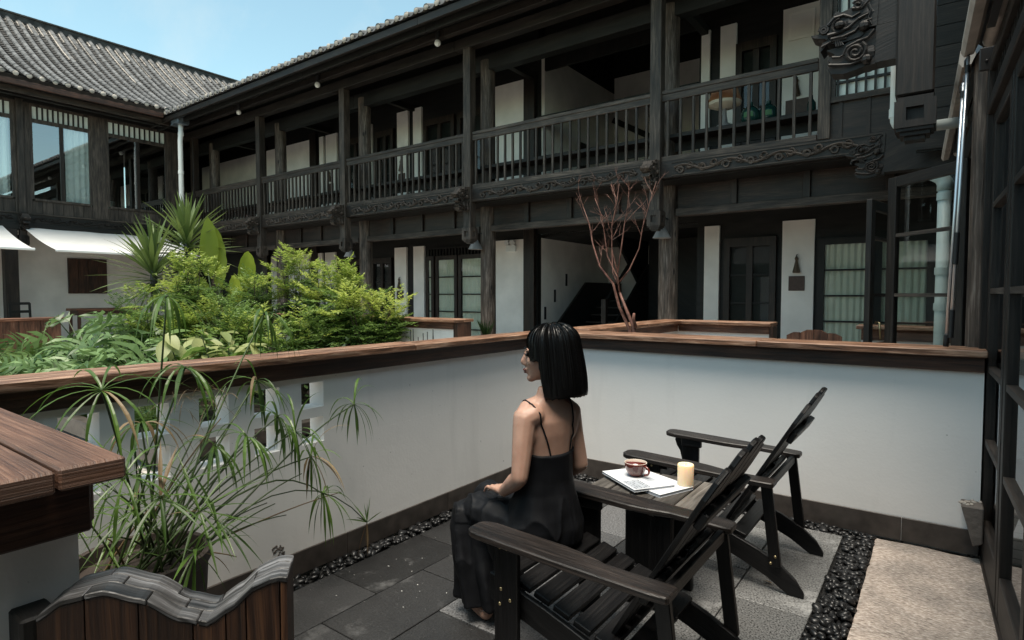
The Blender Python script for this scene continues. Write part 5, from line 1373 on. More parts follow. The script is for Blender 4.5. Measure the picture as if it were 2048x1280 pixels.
# broad yellow leaves
def oval_leaf(L, W):
    vs = []; fs = []; n = 6
    for i in range(n + 1):
        t = i / n; w = W * .5 * math.sin(math.pi * (t * .9 + .08)) ** .8 if i < n else 0.001
        x = L * t; z = -.25 * L * t * t
        vs += [(x, -w, z + .25 * w), (x, 0, z), (x, w, z + .25 * w)]
    for i in range(n): a = 3 * i; fs += [(a, a + 1, a + 4, a + 3), (a + 1, a + 2, a + 5, a + 4)]
    return MB().add(vs, fs)
ov = [oval_leaf(.23, .12).mesh('leaf', 'leaf_yellow', smooth='all', uv=False), oval_leaf(.20, .105).mesh('leaf', 'leaf_yellow', smooth='all', uv=False), oval_leaf(.21, .11).mesh('leaf', 'leaf_nandina', smooth='all', uv=False)]
def yellow_plant(x, y, h, n, seed, lab):
    q = random.Random(seed); t = thing('yellow_leaf_shrub', lab, 'shrub', (x, y, .1), group='yellow leaf shrubs'); S = MB()
    for k in range(5):
        a = k * 1.26 + q.uniform(-.3, .3); tip = Vector((x + .28 * math.cos(a), y + .28 * math.sin(a), h * q.uniform(.7, 1)))
        S.tube([(x, y, .1), ((x + tip.x) / 2, (y + tip.y) / 2, tip.z * .6), tip], [.012, .009, .005], 5)
        for i in range(n // 5):
            b = q.uniform(0, 6.28); u = q.uniform(.45, 1)
            p = Vector((x, y, .1)).lerp(tip, u)
            d = Vector((math.cos(b), math.sin(b), q.uniform(-.7, .5)))
            inst('leaf', q.choice(ov), t, p, rot_to(d, q.uniform(-.7, .7)), q.uniform(.6, 1.15))
    part('stem', S, 'stem_green', t, uv=False)
yellow_plant(-6.3, 2.95, 1.22, 90, 51, 'broad leaf shrub with creamy yellow leaves, left one of two')
yellow_plant(-5.75, 3.0, 1.08, 75, 52, 'broad leaf shrub with creamy yellow leaves, right one of two')
# dark undergrowth that fills the bed
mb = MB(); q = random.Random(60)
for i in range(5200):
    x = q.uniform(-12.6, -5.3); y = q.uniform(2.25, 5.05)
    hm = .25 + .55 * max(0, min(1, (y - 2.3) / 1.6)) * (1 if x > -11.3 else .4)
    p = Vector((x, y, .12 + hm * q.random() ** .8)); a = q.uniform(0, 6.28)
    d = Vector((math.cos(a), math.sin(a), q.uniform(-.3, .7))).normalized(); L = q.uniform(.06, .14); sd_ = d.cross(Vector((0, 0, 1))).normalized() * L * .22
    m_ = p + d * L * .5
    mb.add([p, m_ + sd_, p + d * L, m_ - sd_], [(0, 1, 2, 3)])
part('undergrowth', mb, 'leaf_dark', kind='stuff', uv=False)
mb = MB()
for i in range(900):
    cx, cy = q.choice([(-8.2, 2.4), (-7.9, 2.45), (-7.2, 2.35), (-6.2, 2.5), (-9.0, 2.35)])
    a = q.uniform(0, 6.28); rr = .16 * math.sqrt(q.random())
    blade(mb, (cx + rr * math.cos(a), cy + rr * math.sin(a), .1), (.3 * math.cos(a), .3 * math.sin(a), 1), (1, 0, 0), q.uniform(.22, .42), .007, .7, 3)
part('grass_tufts', mb, 'leaf_fern', kind='stuff', uv=False)

# ------------------------------------------------------------------ bare red shrub behind the right parapet
bt = thing('bare_shrub', 'bare shrub with red brown forked twigs behind the woman', 'shrub', (-2.3, 4.75, .3))
q = random.Random(77)
def limb(name, pts_, r0, r1, parent):
    return part(name, MB().tube(pts_, [r0 + (r1 - r0) * i / (len(pts_) - 1) for i in range(len(pts_))], 7), 'bark_red', parent, smooth='all', uv=False)
Yt = 4.72
def L2(px, py, dy=0.0):   # point table below is in metres already
    return Vector((px, Yt + dy, py))
main = [L2(-2.12, .35), L2(-2.13, .85), L2(-2.16, 1.12, .01), L2(-2.235, 1.27, .02), L2(-2.30, 1.42, .02)]
limb('trunk', main, .024, .010, bt)
second = [L2(-2.16, .35, .06), L2(-2.17, .85, .06), L2(-2.22, 1.10, .05), L2(-2.31, 1.30, .03), L2(-2.355, 1.50, 0), L2(-2.48, 1.66, -.02), L2(-2.55, 1.86, -.02), L2(-2.60, 2.05, .0), L2(-2.66, 2.2, .0)]
limb('trunk', second, .019, .0026, bt)
limb('branch', [L2(-2.135, 1.12, .0), L2(-2.145, 1.19, -.03), L2(-2.13, 1.24, -.05)], .016, .011, bt)
brs = [[L2(-2.30, 1.42, .02), L2(-2.33, 1.56, .03), L2(-2.44, 1.75, .05), L2(-2.47, 1.95, .05), L2(-2.50, 2.12, .05), L2(-2.57, 2.28, .05)],
       [L2(-2.30, 1.42, .02), L2(-2.30, 1.60, -.03), L2(-2.34, 1.80, -.06), L2(-2.34, 2.0, -.07), L2(-2.29, 2.2, -.07), L2(-2.27, 2.36, -.07)],
       [L2(-2.31, 1.50, .0), L2(-2.39, 1.60, .06), L2(-2.42, 1.8, .10), L2(-2.42, 2.02, .1), L2(-2.38, 2.2, .1), L2(-2.40, 2.33, .1)],
       [L2(-2.29, 1.52, .0), L2(-2.20, 1.62, .0), L2(-2.12, 1.80, .02), L2(-2.09, 1.98, .02), L2(-2.03, 2.18, .02), L2(-1.97, 2.36, .02)],
       [L2(-2.30, 1.58, -.03), L2(-2.27, 1.8, -.02), L2(-2.25, 2.02, .0), L2(-2.22, 2.18, .0), L2(-2.21, 2.33, 0)]]
twigs = MB()
def twig(p, d, L, r_, depth):
    d = Vector(d).normalized(); pts_ = [p]; c = p.copy()
    for i in range(4):
        d = (d + Vector((q.uniform(-.22, .22), q.uniform(-.22, .22), q.uniform(-.04, .14)))).normalized(); c = c + d * L / 4; pts_.append(c.copy())
    twigs.tube(pts_, [r_, r_ * .85, r_ * .7, r_ * .55, r_ * .35], 5)
    if depth:
        for k in range(2):
            i = q.choice((1, 2, 3)); twig(pts_[i].copy(), d + Vector((q.uniform(-1, 1), q.uniform(-1, 1), q.uniform(0, .5))), L * .6, r_ * .65, depth - 1)
for b in brs:
    limb('branch', b, .0075, .0018, bt)
    for k in range(7):
        i = q.randrange(2, len(b) - 1); p = b[i].lerp(b[i + 1], q.random())
        twig(p, (q.uniform(-.8, .8), q.uniform(-.6, .6), q.uniform(.4, 1)), q.uniform(.12, .26), .0024, 1 + k % 2)
for k in range(4): twig(second[5 + k % 4].copy(), (q.uniform(-.8, .3), q.uniform(-.5, .5), .9), .2, .0030, 2)
part('twig', twigs, 'bark_red', bt, uv=False)
pt2 = thing('flower_pot', 'dark pot holding the bare red shrub behind the parapet', 'pot', (-2.13, 4.75, 0))
part('body', MB().lathe([(.13, 0), (.18, .34), (.19, .36), (.17, .36), (.16, .31)], (-2.13, 4.75, 0), 20), 'pot_clay', pt2, smooth=True, uv=False)
# thin dark reeds in front of the short parapet
rd = thing('reed_clump', 'few thin dark reeds before the short white parapet', 'reeds', (-4.9, 4.9, 0))
for k in range(7):
    x = -5.02 + .06 * k + q.uniform(-.02, .02); part('reed', MB().tube([(x, 4.85, .3), (x + q.uniform(-.03, .03), 4.85, q.uniform(.85, 1.06))], [.008, .005], 5), 'bed_dark', rd, uv=False)
# small dark spiky plant at the log column foot
sp = thing('spiky_plant', 'small dark spiky plant at the foot of the log column', 'plant', (-6.6, 8.2, .3))
mb = MB()
for k in range(16):
    a = k * 2.4; blade(mb, (-6.6, 8.2, .55), (.35 * math.cos(a), .35 * math.sin(a), 1), (1, 0, 0), .45, .05, .3, 4)
part('leaves', mb, 'leaf_dark', sp, uv=False)
part('stem', MB().tube([(-6.6, 8.2, 0), (-6.6, 8.2, .56)], .04, 6), 'bark_grey', sp, uv=False)

# ------------------------------------------------------------------ low armchairs with slatted fan backs
def make_chair(loc, lab):
    t = thing('garden_armchair', lab, 'chair', loc, group='dark slatted garden armchairs')
    P_ = lambda nm, mb, m_='chair_wood', par=t, bev=.004, **k: part(nm, mb, m_, par, bev=bev, local=True, **k)
    def arm_z(x): return .557 - .032 * x
    for sg in (-1, 1):
        yo = .302 * sg
        # arm: wide rounded front, waisted rear with clipped end
        out = [(0.0, -.028), (.010, -.048), (.03, -.060), (.06, -.064), (.42, -.064), (.70, -.058), (.755, -.050), (.76, -.040), (.76, .030), (.745, .038), (.60, .030), (.52, .030), (.44, .050), (.36, .060), (.06, .060), (.03, .054), (.010, .042), (0, .022)]
        poly = [(x, -y * sg) for x, y in out]
        P_('armrest', MB().prism(poly, (0, yo, .533), Vector((1, 0, -.032)), (0, 1, 0), (0, 0, .024)), 'arm_wood')
        P_('front_leg', MB().box(.10, .20, yo - .012, yo + .012, 0, .5275), bev=.003)
        # curved corbel under the arm
        P_('arm_corbel', MB().prism([(0, .525), (-.045, .525), (-.05, .505), (-.038, .47), (-.018, .44), (-.008, .40), (0, .37)] if sg > 0 else [(0, .525), (-.045, .525), (-.05, .505), (-.038, .47), (-.018, .44), (-.008, .40), (0, .37)], (.1 - .001, yo, 0), (1, 0, 0), (0, 0, 1), (0, .02, 0)), bev=.002)
        P_('corbel_block', MB().box(.105, .225, yo - .035 * (1 if sg > 0 else -1) - .012, yo - .035 * (1 if sg > 0 else -1) + .012, .485, .5285), bev=.003)
        ys = .272 * sg
        rail = [(.055, .385), (.30, .318), (.52, .245), (.68, .185), (.78, .135), (.85, .075), (.885, .02), (.885, 0), (.82, 0), (.79, .018), (.72, .062), (.60, .115), (.40, .19), (.20, .248), (.06, .285), (.05, .30)]
        r_ = P_('side_rail', MB().prism(rail, (0, ys - .011, 0), (1, 0, 0), (0, 0, 1), (0, .022, 0)), bev=.003)
        P_('rear_support', MB().bar((.715, .29 * sg, .525), (.765, .29 * sg, .125), .024, .05, up=(1, 0, 0)), bev=.003)
        for (x, z) in ((.125, .30), (.17, .325), (.13, .355)):
            part('bolt', MB().ball((x, yo + sg * .0125, z), .007, .003, .007, n=8, m=4), 'brass', t, smooth='all', local=True, uv=False)
        for (x, z) in ((.765, .175), (.745, .14)):
            part('bolt', MB().ball((x, ys + sg * .0125 * 1.0 + sg * .018, z), .007, .004, .007, n=8, m=4), 'brass', t, smooth='all', local=True, uv=False)
        for (x, z) in ((.125, .505), (.155, .505)):
            part('bolt', MB().ball((x, yo + .0125 * -1, z), .006, .003, .006, n=8, m=4), 'brass', t, smooth='all', local=True, uv=False)
    # seat slats
    xs__ = [.075 + .080 * k for k in range(7)]
    for k, x in enumerate(xs__):
        xc = x + .033
        z = .388 - (.052 * (xc / .2) if xc < .3 else 0)
        z = np.interp(xc, [.055, .30, .52, .68], [.385, .318, .245, .185])
        sl = -.30
        P_('seat_slat', MB().obox((xc, 0, z + .0125), Vector((.0325, 0, .0325 * sl)), (0, .262, 0), Vector((-.012 * sl, 0, .012)) * .9), bev=.003)
    # fan back
    d = Vector((.505, 0, .86)).normalized(); b0 = Vector((.505, 0, .255))
    n_ = Vector((d.z, 0, -d.x))
    tops = [.735, .785, .80, .785, .735]
    for i in range(5):
        a = (i - 2); bx0 = a * .082; tx = a * .104; L = tops[i]
        w0, w1 = .036, .048
        poly = [(bx0 - w0, 0), (bx0 + w0, 0), (tx + w1, L - .05), (tx + w1 * .75, L - .012), (tx + w1 * .3, L), (tx - w1 * .3, L), (tx - w1 * .75, L - .012), (tx - w1, L - .05)]
        if i in (0, 4):
            s_ = 1 if i == 4 else -1
            poly = [(bx0 - w0, 0), (bx0 + w0, 0), (tx + w1, L - (.10 if s_ > 0 else .02)), (tx + w1 * .6, L - (.04 if s_ > 0 else .0)), (tx, L), (tx - w1 * .6, L - (.0 if s_ > 0 else .04)), (tx - w1, L - (.02 if s_ > 0 else .10))]
        P_('back_slat', MB().prism(poly, b0 - n_ * .009, (0, 1, 0), d, n_ * .018), bev=.003)
    for (l_, hw, h, th) in ((.565, .235, .060, .026), (.285, .300, .062, .026)):
        c = b0 + d * l_ + n_ * (.011 + th / 2)
        P_('back_batten', MB().obox(c, d * h / 2, (0, hw, 0), n_ * th / 2), bev=.004)
        for i in range(5):
            y = (i - 2) * (.082 + .022 * l_ / .8)
            part('spacer', MB().obox(c + d * (h * .62) - n_ * (th * .2), d * .014, (0, .02, 0), n_ * th * .3), 'chair_wood', t, local=True)
    P_('rear_crossbar', MB().obox((.725, 0, .500), (.011, 0, .0), (0, .277, 0), (0, 0, .022)), bev=.003)
    P_('lower_crossbar', MB().box(.55, .572, -.26, .26, .135, .215), bev=.003)
    return t
ch1 = make_chair((-1.37, 1.935, 0), 'nearer dark slatted armchair with the woman sitting on its front edge')
ch2 = copy_tree(ch1); ch2.location = (-1.365, 3.20, 0); PW[ch2] = Vector(ch2.location)
ch2['label'] = 'empty dark slatted armchair farther back by the white wall'

# side table between the chairs
tb = thing('side_table', 'dark slatted side table between armchairs carrying cup and candle', 'table', (-1.03, 2.58, 0))
for k in range(5):
    x0 = -1.33 + .106 * k
    part('table_slat', MB().box(x0, x0 + .10, 2.37, 2.80, .478, .50), 'table_wood', tb, bev=.004)
for y in (2.42, 2.68):
    part('table_leg', MB().box(-1.14, -.92, y, y + .035, 0, .43), 'chair_wood', tb, bev=.006)
    part('table_bearer', MB().box(-1.30, -.84, y, y + .034, .4305, .4775), 'chair_wood', tb, bev=.004)
part('shelf_rail', MB().box(-1.05, -1.01, 2.456, 2.679, .12, .16), 'chair_wood', tb)
# magazines
def magazine(c, L, W, th, rz, lab, printed=True):
    t = thing('magazine', lab, 'magazine', c, rz=rz, group='white magazines on the side table')
    part('pages', MB().box(-L / 2, L / 2 - .002, -W / 2 + .001, W / 2 - .001, 0.001, th - .0012), 'paper_grey', t, local=True, uv=False)
    part('cover', MB().box(-L / 2, L / 2, -W / 2, W / 2, th - .0011, th), 'paper', t, local=True, uv=False)
    part('back_cover', MB().box(-L / 2, L / 2, -W / 2, W / 2, 0, .0009), 'paper', t, local=True, uv=False)
    if printed:
        part('band', MB().box(L * .08, L * .48, -W * .46, -W * .06, th + .0002, th + .0006), 'paper_grey', t, local=True, uv=False)
        ink = MB(); q = random.Random(3)
        for r_ in range(6):
            for k in range(9):
                if q.random() < .6: ink.box(L * .11 + .012 * k, L * .11 + .012 * k + q.uniform(.004, .010), -W * .42 + .014 * r_, -W * .42 + .014 * r_ + .004, th + .0007, th + .001)
        part('print_lines', ink, 'ink', t, kind='stuff', local=True, uv=False)
        part('picture_block', MB().box(L * .02, L * .22, W * .08, W * .30, th + .0002, th + .0006), 'paper_grey', t, local=True, uv=False)
magazine((-1.085, 2.605, .501), .30, .215, .014, R(-22), 'lower white magazine sticking out under the printed one', False)
magazine((-1.155, 2.585, .5155), .30, .215, .011, R(-34), 'printed white magazine under the brown cup')
# cup
cp = thing('coffee_cup', 'glossy brown coffee cup with cream inside on the magazine', 'cup', (-1.175, 2.61, .527))
cx_, cy_, cz_ = -1.175, 2.61, .527
part('body', MB().lathe([(.022, .0), (.026, .002), (.040, .014), (.050, .035), (.053, .058), (.0535, .066)], (cx_, cy_, cz_), 32), 'ceramic_brown', cp, smooth='all', uv=False)
part('inside', MB().lathe([(.0535, .0662), (.0515, .067), (.049, .056), (.044, .034), (.03, .014), (.0, .010)], (cx_, cy_, cz_), 32, cap=False), 'ceramic_cream', cp, smooth='all', uv=False)
ha = R(-12); hv = Vector((math.cos(ha), math.sin(ha), 0))
part('handle', MB().tube([Vector((cx_, cy_, cz_ + .034)) + hv * (.050 + .027 * math.sin(a)) + Vector((0, 0, .021 * math.cos(a))) for a in [R(4 + 19.1 * k) for k in range(10)]], .0052, 8), 'ceramic_brown', cp, smooth='all', uv=False)
# candle
cd = thing('candle', 'thick cream pillar candle on the side table', 'candle', (-.945, 2.655, .501))
part('body', MB().lathe([(.0365, 0), (.037, .002), (.037, .108), (.035, .112), (.031, .112), (.022, .107), (0.0, .106)], (-.945, 2.655, .501), 28, cap=False), 'wax', cd, smooth='all', uv=False)
part('wick', MB().tube([(-.945, 2.655, .605), (-.944, 2.656, .616)], .0012, 5), 'ink', cd, uv=False)

# ------------------------------------------------------------------ umbrella reeds in a clay pot
rp = thing('flower_pot', 'round clay pot by the gate, full of umbrella reeds', 'pot', (-2.2, .84, 0))
part('body', MB().lathe([(.15, 0), (.165, .02), (.20, .36), (.205, .46), (.215, .47), (.215, .505), (.195, .505), (.188, .46)], (-2.2, .84, 0), 32), 'pot_clay', rp, smooth=True, uv=False)
part('soil', MB().lathe([(.187, .44), (0.0, .45)], (-2.2, .84, 0), 24, cap=False), 'soil', rp, uv=False)
ur = thing('umbrella_reed', 'tall umbrella reeds with drooping leaf whorls in clay pot', 'plant', (-2.2, .84, .45))
UMB = [(-2.1, .9, 1.395, 1.6), (-2.3, 1.37, 1.32, 1.7), (-2.05, .93, 1.155, 1.35), (-1.85, .62, 1.14, 1.0), (-2.3, 1.33, 1.04, 1.4), (-2.25, 1.39, .885, 1.5), (-2.05, 1.14, .88, 1.3), (-2.2, 1.44, .82, 1.4), (-2.35, 1.87, .855, 1.3), (-2.25, 1.55, .68, 1.4), (-2.36, 1.69, .45, 1.3),
       (-2.2, .85, .96, 1.2), (-2.2, 1.1, .83, 1.2), (-2.0, .72, .84, 1.0), (-1.92, .79, .78, .4), (-1.95, .92, .69, .2), (-2.1, .78, .70, .3), (-2.0, 1.0, .62, .4), (-1.9, .88, .58, .5)]
q = random.Random(88)
POT = Vector((-2.2, .84, .45))
def reed_path(bs, tip, bow):
    mid = bs.lerp(tip, .55) + Vector((0, 0, bow)); pts_ = []
    for i in range(9):
        t = i / 8; pts_.append(bs.lerp(mid, t).lerp(mid.lerp(tip, t), t))
    return pts_
for i, (x, y, z, dr) in enumerate(UMB):
    a = q.uniform(0, 6.28); rr = .15 * math.sqrt(q.random())
    bs = POT + Vector((rr * math.cos(a), rr * math.sin(a), -.01)); tip = Vector((x, y, z))
    hd_ = math.hypot(tip.x - bs.x, tip.y - bs.y)
    pts_ = reed_path(bs, tip, .12 * hd_ if z > .6 else .4 * hd_)
    part('stem', MB().tube(pts_, [.0048 - .0018 * k / 8 for k in range(9)], 5), 'stem_green', ur, smooth='all', uv=False)
    ax = (pts_[-1] - pts_[-2]).normalized(); e1 = ax.orthogonal().normalized(); e2 = ax.cross(e1)
    n = 14 if dr > .6 else 12; w = part('leaf_whorl', MB().ball(tip, .006, n=6, m=4), 'stem_green', ur, uv=False)
    for k in range(n):
        b = 2 * math.pi * k / n + q.uniform(-.15, .15)
        d = (e1 * math.cos(b) + e2 * math.sin(b)) + ax * (.35 if dr > .6 else .3) + Vector((q.uniform(-.15, .15),) * 3)
        dry = (i in (9, 11) and q.random() < .45) or q.random() < .02; lb = MB()
        blade(lb, tip, d, (0, 0, 1), q.uniform(.18, .27) * (1 if dr > .6 else .9), q.uniform(.009, .0150), dr * q.uniform(1.0, 2.6), 8, .35, 1.0)
        part('dry_leaf' if dry else 'leaf', lb, 'leaf_dry' if dry else 'leaf_reed', w, uv=False)
# lowest whorl, half dried, bent over the skirting
tip = Vector((-2.42, 2.0, .20)); bs = POT + Vector((.02, .12, 0))
part('stem', MB().tube(reed_path(bs, tip, .42), .0028, 5), 'stem_green', ur, smooth='all', uv=False)
mb = MB(); dry = MB()
for k in range(7): blade(mb, tip, (q.uniform(-.3, .3), q.uniform(-.9, .9), q.uniform(.3, 1)), (1, 0, 0), q.uniform(.09, .15), .008, .3, 5)
for k in range(8): blade(dry, tip, (q.uniform(-.1, .2), q.uniform(-.4, .3), -.6), (1, 0, 0), q.uniform(.12, .18), .006, .8, 6)
part('leaf_whorl', mb, 'leaf_reed', ur, uv=False); part('dry_leaf', dry, 'leaf_dry', ur, label='withered brown leaves hanging from the lowest whorl', uv=False)
for i in range(22):     # bare and young stalks that fill the pot
    a = q.uniform(0, 6.28); rr = .17 * math.sqrt(q.random()); bs = POT + Vector((rr * math.cos(a), rr * math.sin(a), -.02))
    u = UMB[q.randrange(14)]; tgt = Vector((u[0], u[1], u[2])) + Vector((q.uniform(-.15, .15), q.uniform(-.2, .2), q.uniform(-.25, .05)))
    tip = bs.lerp(tgt, q.uniform(.45, 1.0))
    part('stem', MB().tube(reed_path(bs, tip, .06), [.0042 - .002 * k / 8 for k in range(9)], 5), 'stem_green' if q.random() < .85 else 'leaf_dry', ur, smooth='all', uv=False)
mb = MB()
for i in range(46):    # low young blades
    a = q.uniform(0, 6.28); rr = .17 * math.sqrt(q.random())
    blade(mb, POT + Vector((rr * math.cos(a), rr * math.sin(a), q.uniform(0, .25))), (q.uniform(-.8, .8), q.uniform(-.8, .8), q.uniform(.2, 1.2)), (0, 0, 1), q.uniform(.18, .34), q.uniform(.006, .011), q.uniform(.2, .8), 5)
part('young_blades', mb, 'leaf_reed', ur, kind='stuff', uv=False)
mb = MB()
for i in range(40):    # tangle of dry threads near the middle
    p = Vector((-2.1 + q.uniform(-.06, .06), .98 + q.uniform(-.1, .12), 1.04 + q.uniform(-.05, .05)))
    blade(mb, p, (q.uniform(-1, 1), q.uniform(-1, 1), q.uniform(-.3, .6)), (0, 0, 1), q.uniform(.06, .14), .003, 1.2, 4)
part('dry_tangle', mb, 'leaf_dry', ur, kind='stuff', uv=False)

# ------------------------------------------------------------------ the woman
pe = thing('person', 'woman with black bob in black strappy dress sitting turned away', 'person', (-1.32, 2.0, .37))
Pc = Vector((-1.306, 2.007, 0)); Fw = Vector((-.91, .41, 0)).normalized(); Lf = Vector((-Fw.y, Fw.x, 0))
def W(f, l, z): return Pc + Fw * f + Lf * l + Vector((0, 0, z))
def ring(z, cf, w, d, n=24, cl=0, tilt=0, ex=2.3):
    out = []
    for k in range(n):
        a = 2 * math.pi * k / n; c, s_ = math.cos(a), math.sin(a)
        rr = 1 / (abs(c) ** ex + abs(s_) ** ex) ** (1 / ex)
        f_ = cf + d * rr * c; out.append(W(f_, cl + w * rr * s_, z + tilt * c))
    return out
TOR = [(.375, .0, .12, .09), (.40, .0, .160, .118), (.46, .0, .166, .120), (.53, .0, .146, .108), (.60, -.002, .120, .090), (.65, -.003, .111, .083), (.71, .0, .113, .084), (.78, .004, .121, .090), (.84, .004, .130, .093), (.89, .0, .142, .087), (.925, -.004, .141, .074), (.955, -.014, .108, .060), (.975, -.022, .074, .050), (.99, -.028, .054, .045), (1.03, -.032, .042, .042)]
body = MB()
body.loft([ring(*t_) for t_ in TOR])
def limbt(mb, pts_, rs, n=12):
    pts_ = [Vector(p) for p in pts_]; P2 = []; R2 = []
    for i in range(len(pts_) - 1):
        for k in range(4):
            t = k / 4; P2.append(pts_[i].lerp(pts_[i + 1], t)); R2.append(rs[i] + (rs[i + 1] - rs[i]) * t)
    P2.append(pts_[-1]); R2.append(rs[-1]); mb.tube(P2, R2, n)
    mb.ball(pts_[0], rs[0], n=10, m=8); mb.ball(pts_[-1], rs[-1], n=10, m=8)
shL, elL, wrL = Vector((-1.322, 1.886, .905)), Vector((-1.306, 1.828, .690)), Vector((-1.428, 1.888, .598))
limbt(body, [shL + Vector((.02, .03, .015)), shL, shL.lerp(elL, .35), shL.lerp(elL, .8), elL], [.049, .049, .044, .037, .034])
limbt(body, [elL, elL.lerp(wrL, .3), elL.lerp(wrL, .75), wrL], [.034, .036, .028, .0235])
shR, elR, wrR = W(-.005, -.124, .905), W(-.03, -.158, .690), W(.12, -.15, .60)
limbt(body, [shR, shR.lerp(elR, .4), elR], [.045, .038, .033]); limbt(body, [elR, elR.lerp(wrR, .3), wrR], [.034, .036, .024])
def hand(mb, wr, d, side, dn, thumb):
    d = Vector(d).normalized(); side = (Vector(side) - d * Vector(side).dot(d)).normalized(); nn = d.cross(side); nn = nn if nn.z > 0 else -nn
    kn = wr + d * .075
    for o in (-.024, -.008, .008, .024): limbt(mb, [wr + side * o * .5, kn + side * o + nn * .004], [.015, .0125], 8)
    for o, L in ((-.027, .062), (-.009, .072), (.009, .078), (.027, .068)):
        b = kn + side * o; m1 = b + d * L * .42 + nn * .004 + side * o * .18; m2 = m1 + d * L * .32 - nn * .010 + side * o * .1; m3 = m2 + d * L * .26 - nn * .016
        mb.tube([b, b.lerp(m1, .5), m1, m2, m3], [.0098, .0092, .0088, .008, .0065], 8); mb.ball(m3, .0066, n=8, m=6); mb.ball(b, .0105, n=8, m=6)
    b = wr + d * .022 + side * thumb * .018; m1 = b + d * .035 + side * thumb * .026 + nn * .004; m2 = m1 + d * .03 + side * thumb * .006
    mb.tube([b, m1, m2], [.014, .011, .008], 8); mb.ball(m2, .008, n=8, m=6)
hand(body, wrL, (-.118, .072, -.018), (-.5, -.85, .0), 0, -1)
hand(body, wrR, Fw * .6 + Vector((0, 0, -.4)), Lf, 0, 1)
knL, anL = Vector((-1.618, 1.955, .458)), Vector((-1.565, 1.925, .085))
knR, anR = Vector((-1.668, 2.10, .46)), Vector((-1.60, 2.07, .085))
for hp, kn, an in ((W(.02, .085, .44), knL, anL), (W(.02, -.085, .44), knR, anR)):
    limbt(body, [hp, hp.lerp(kn, .5), kn], [.088, .076, .056]); limbt(body, [kn, kn.lerp(an, .3), kn.lerp(an, .7), an], [.052, .053, .040, .030])
    ft = Fw * .9 + Vector((0, -.05, 0)); limbt(body, [an - ft * .02 + Vector((0, 0, -.045)), an + ft * .06 + Vector((0, 0, -.045)), an + ft * .15 + Vector((0, 0, -.06))], [.033, .033, .022])
for sg_, sh_p in ((1, shL), (-1, shR)):
    limbt(body, [W(-.014, sg_ * .04, .962), W(-.010, sg_ * .085, .942), sh_p + Vector((0, 0, .004))], [.034, .040, .046])
    limbt(body, [W(-.03, sg_ * .085, .84), sh_p.lerp(W(-.02, sg_ * .10, .88), .5)], [.045, .046])
# head, turned over the left shoulder
Hc = Vector((-1.293, 2.028, 1.165)); hf = Vector((-.89, -.455, -.085)).normalized(); hl = Vector((.455, -.89, 0)).normalized(); hu = hf.cross(hl)
if hu.z < 0: hu = -hu
HM = Matrix((hf, hl, hu)).transposed()
def H(f, l, u): return Hc + hf * f + hl * l + hu * u
def hb(f, l, u, a, b, c, n=16, m=12, mb=body): mb.ball(H(f, l, u), a, b, c, n=n, m=m, M=HM)
hb(-.012, 0, .028, .092, .074, .088); hb(.048, 0, -.025, .058, .058, .083); hb(.060, 0, -.078, .040, .036, .034); hb(.088, 0, -.100, .020, .022, .018)
for sg in (-1, 1): hb(.064, sg * .032, -.028, .034, .027, .034); hb(-.002, sg * .073, -.012, .018, .008, .030); hb(.088, sg * .03, .018, .014, .024, .009)
body.tube([H(.094, 0, .018), H(.105, 0, -.008), H(.117, 0, -.032), H(.113, 0, -.042)], [.009, .0105, .0135, .010], 10); hb(.116, 0, -.036, .0115, .011, .0095)
for sg in (-1, 1): hb(.106, sg * .010, -.041, .010, .008, .007)
hb(.105, 0, -.062, .012, .020, .0065); hb(.103, 0, -.074, .012, .018, .007)
limbt(body, [W(-.034, -.012, .99), H(-.054, 0, -.07)], [.040, .041])
def solidify(mb, name, mat, vox, smooth_it, fn=None):
    me = mb.mesh(name, None, uv=False); o = bpy.data.objects.new(name, me); COL.objects.link(o)
    m_ = o.modifiers.new('r', 'REMESH'); m_.mode = 'VOXEL'; m_.voxel_size = vox
    s_ = o.modifiers.new('s', 'SMOOTH'); s_.iterations = smooth_it; s_.factor = .5
    dg = bpy.context.evaluated_depsgraph_get()
    out = bpy.data.meshes.new_from_object(o.evaluated_get(dg)); out.name = name
    bpy.data.objects.remove(o); bpy.data.meshes.remove(me)
    if fn: fn(out)
    out.polygons.foreach_set('use_smooth', [True] * len(out.polygons)); out.materials.clear(); out.materials.append(M[mat])
    return out
body_me = solidify(body, 'body', 'skin', .0045, 9)
part('body', body_me, None, pe)
# eyes, brows, lips
for sg in (-1, 1):
    part('eye', MB().ball(H(.094, sg * .031, -.002), .008, .013, .006, n=12, m=8, M=HM), 'eye', pe, smooth='all', uv=False)
    part('eyelash', MB().tube([H(.090, sg * .047, .001), H(.105, sg * .034, .004), H(.104, sg * .020, .002)], [.001, .0024, .001], 6), 'hair', pe, uv=False)
    part('eyebrow', MB().tube([H(.088, sg * .052, .022), H(.102, sg * .036, .028), H(.104, sg * .018, .025)], [.0012, .003, .002], 6), 'hair', pe, uv=False)
part('lips', MB().ball(H(.1105, 0, -.0635), .0095, .021, .0055, n=14, m=8, M=HM).ball(H(.1085, 0, -.0735), .009, .018, .0055, n=14, m=8, M=HM), 'lips', pe, smooth='all', uv=False)

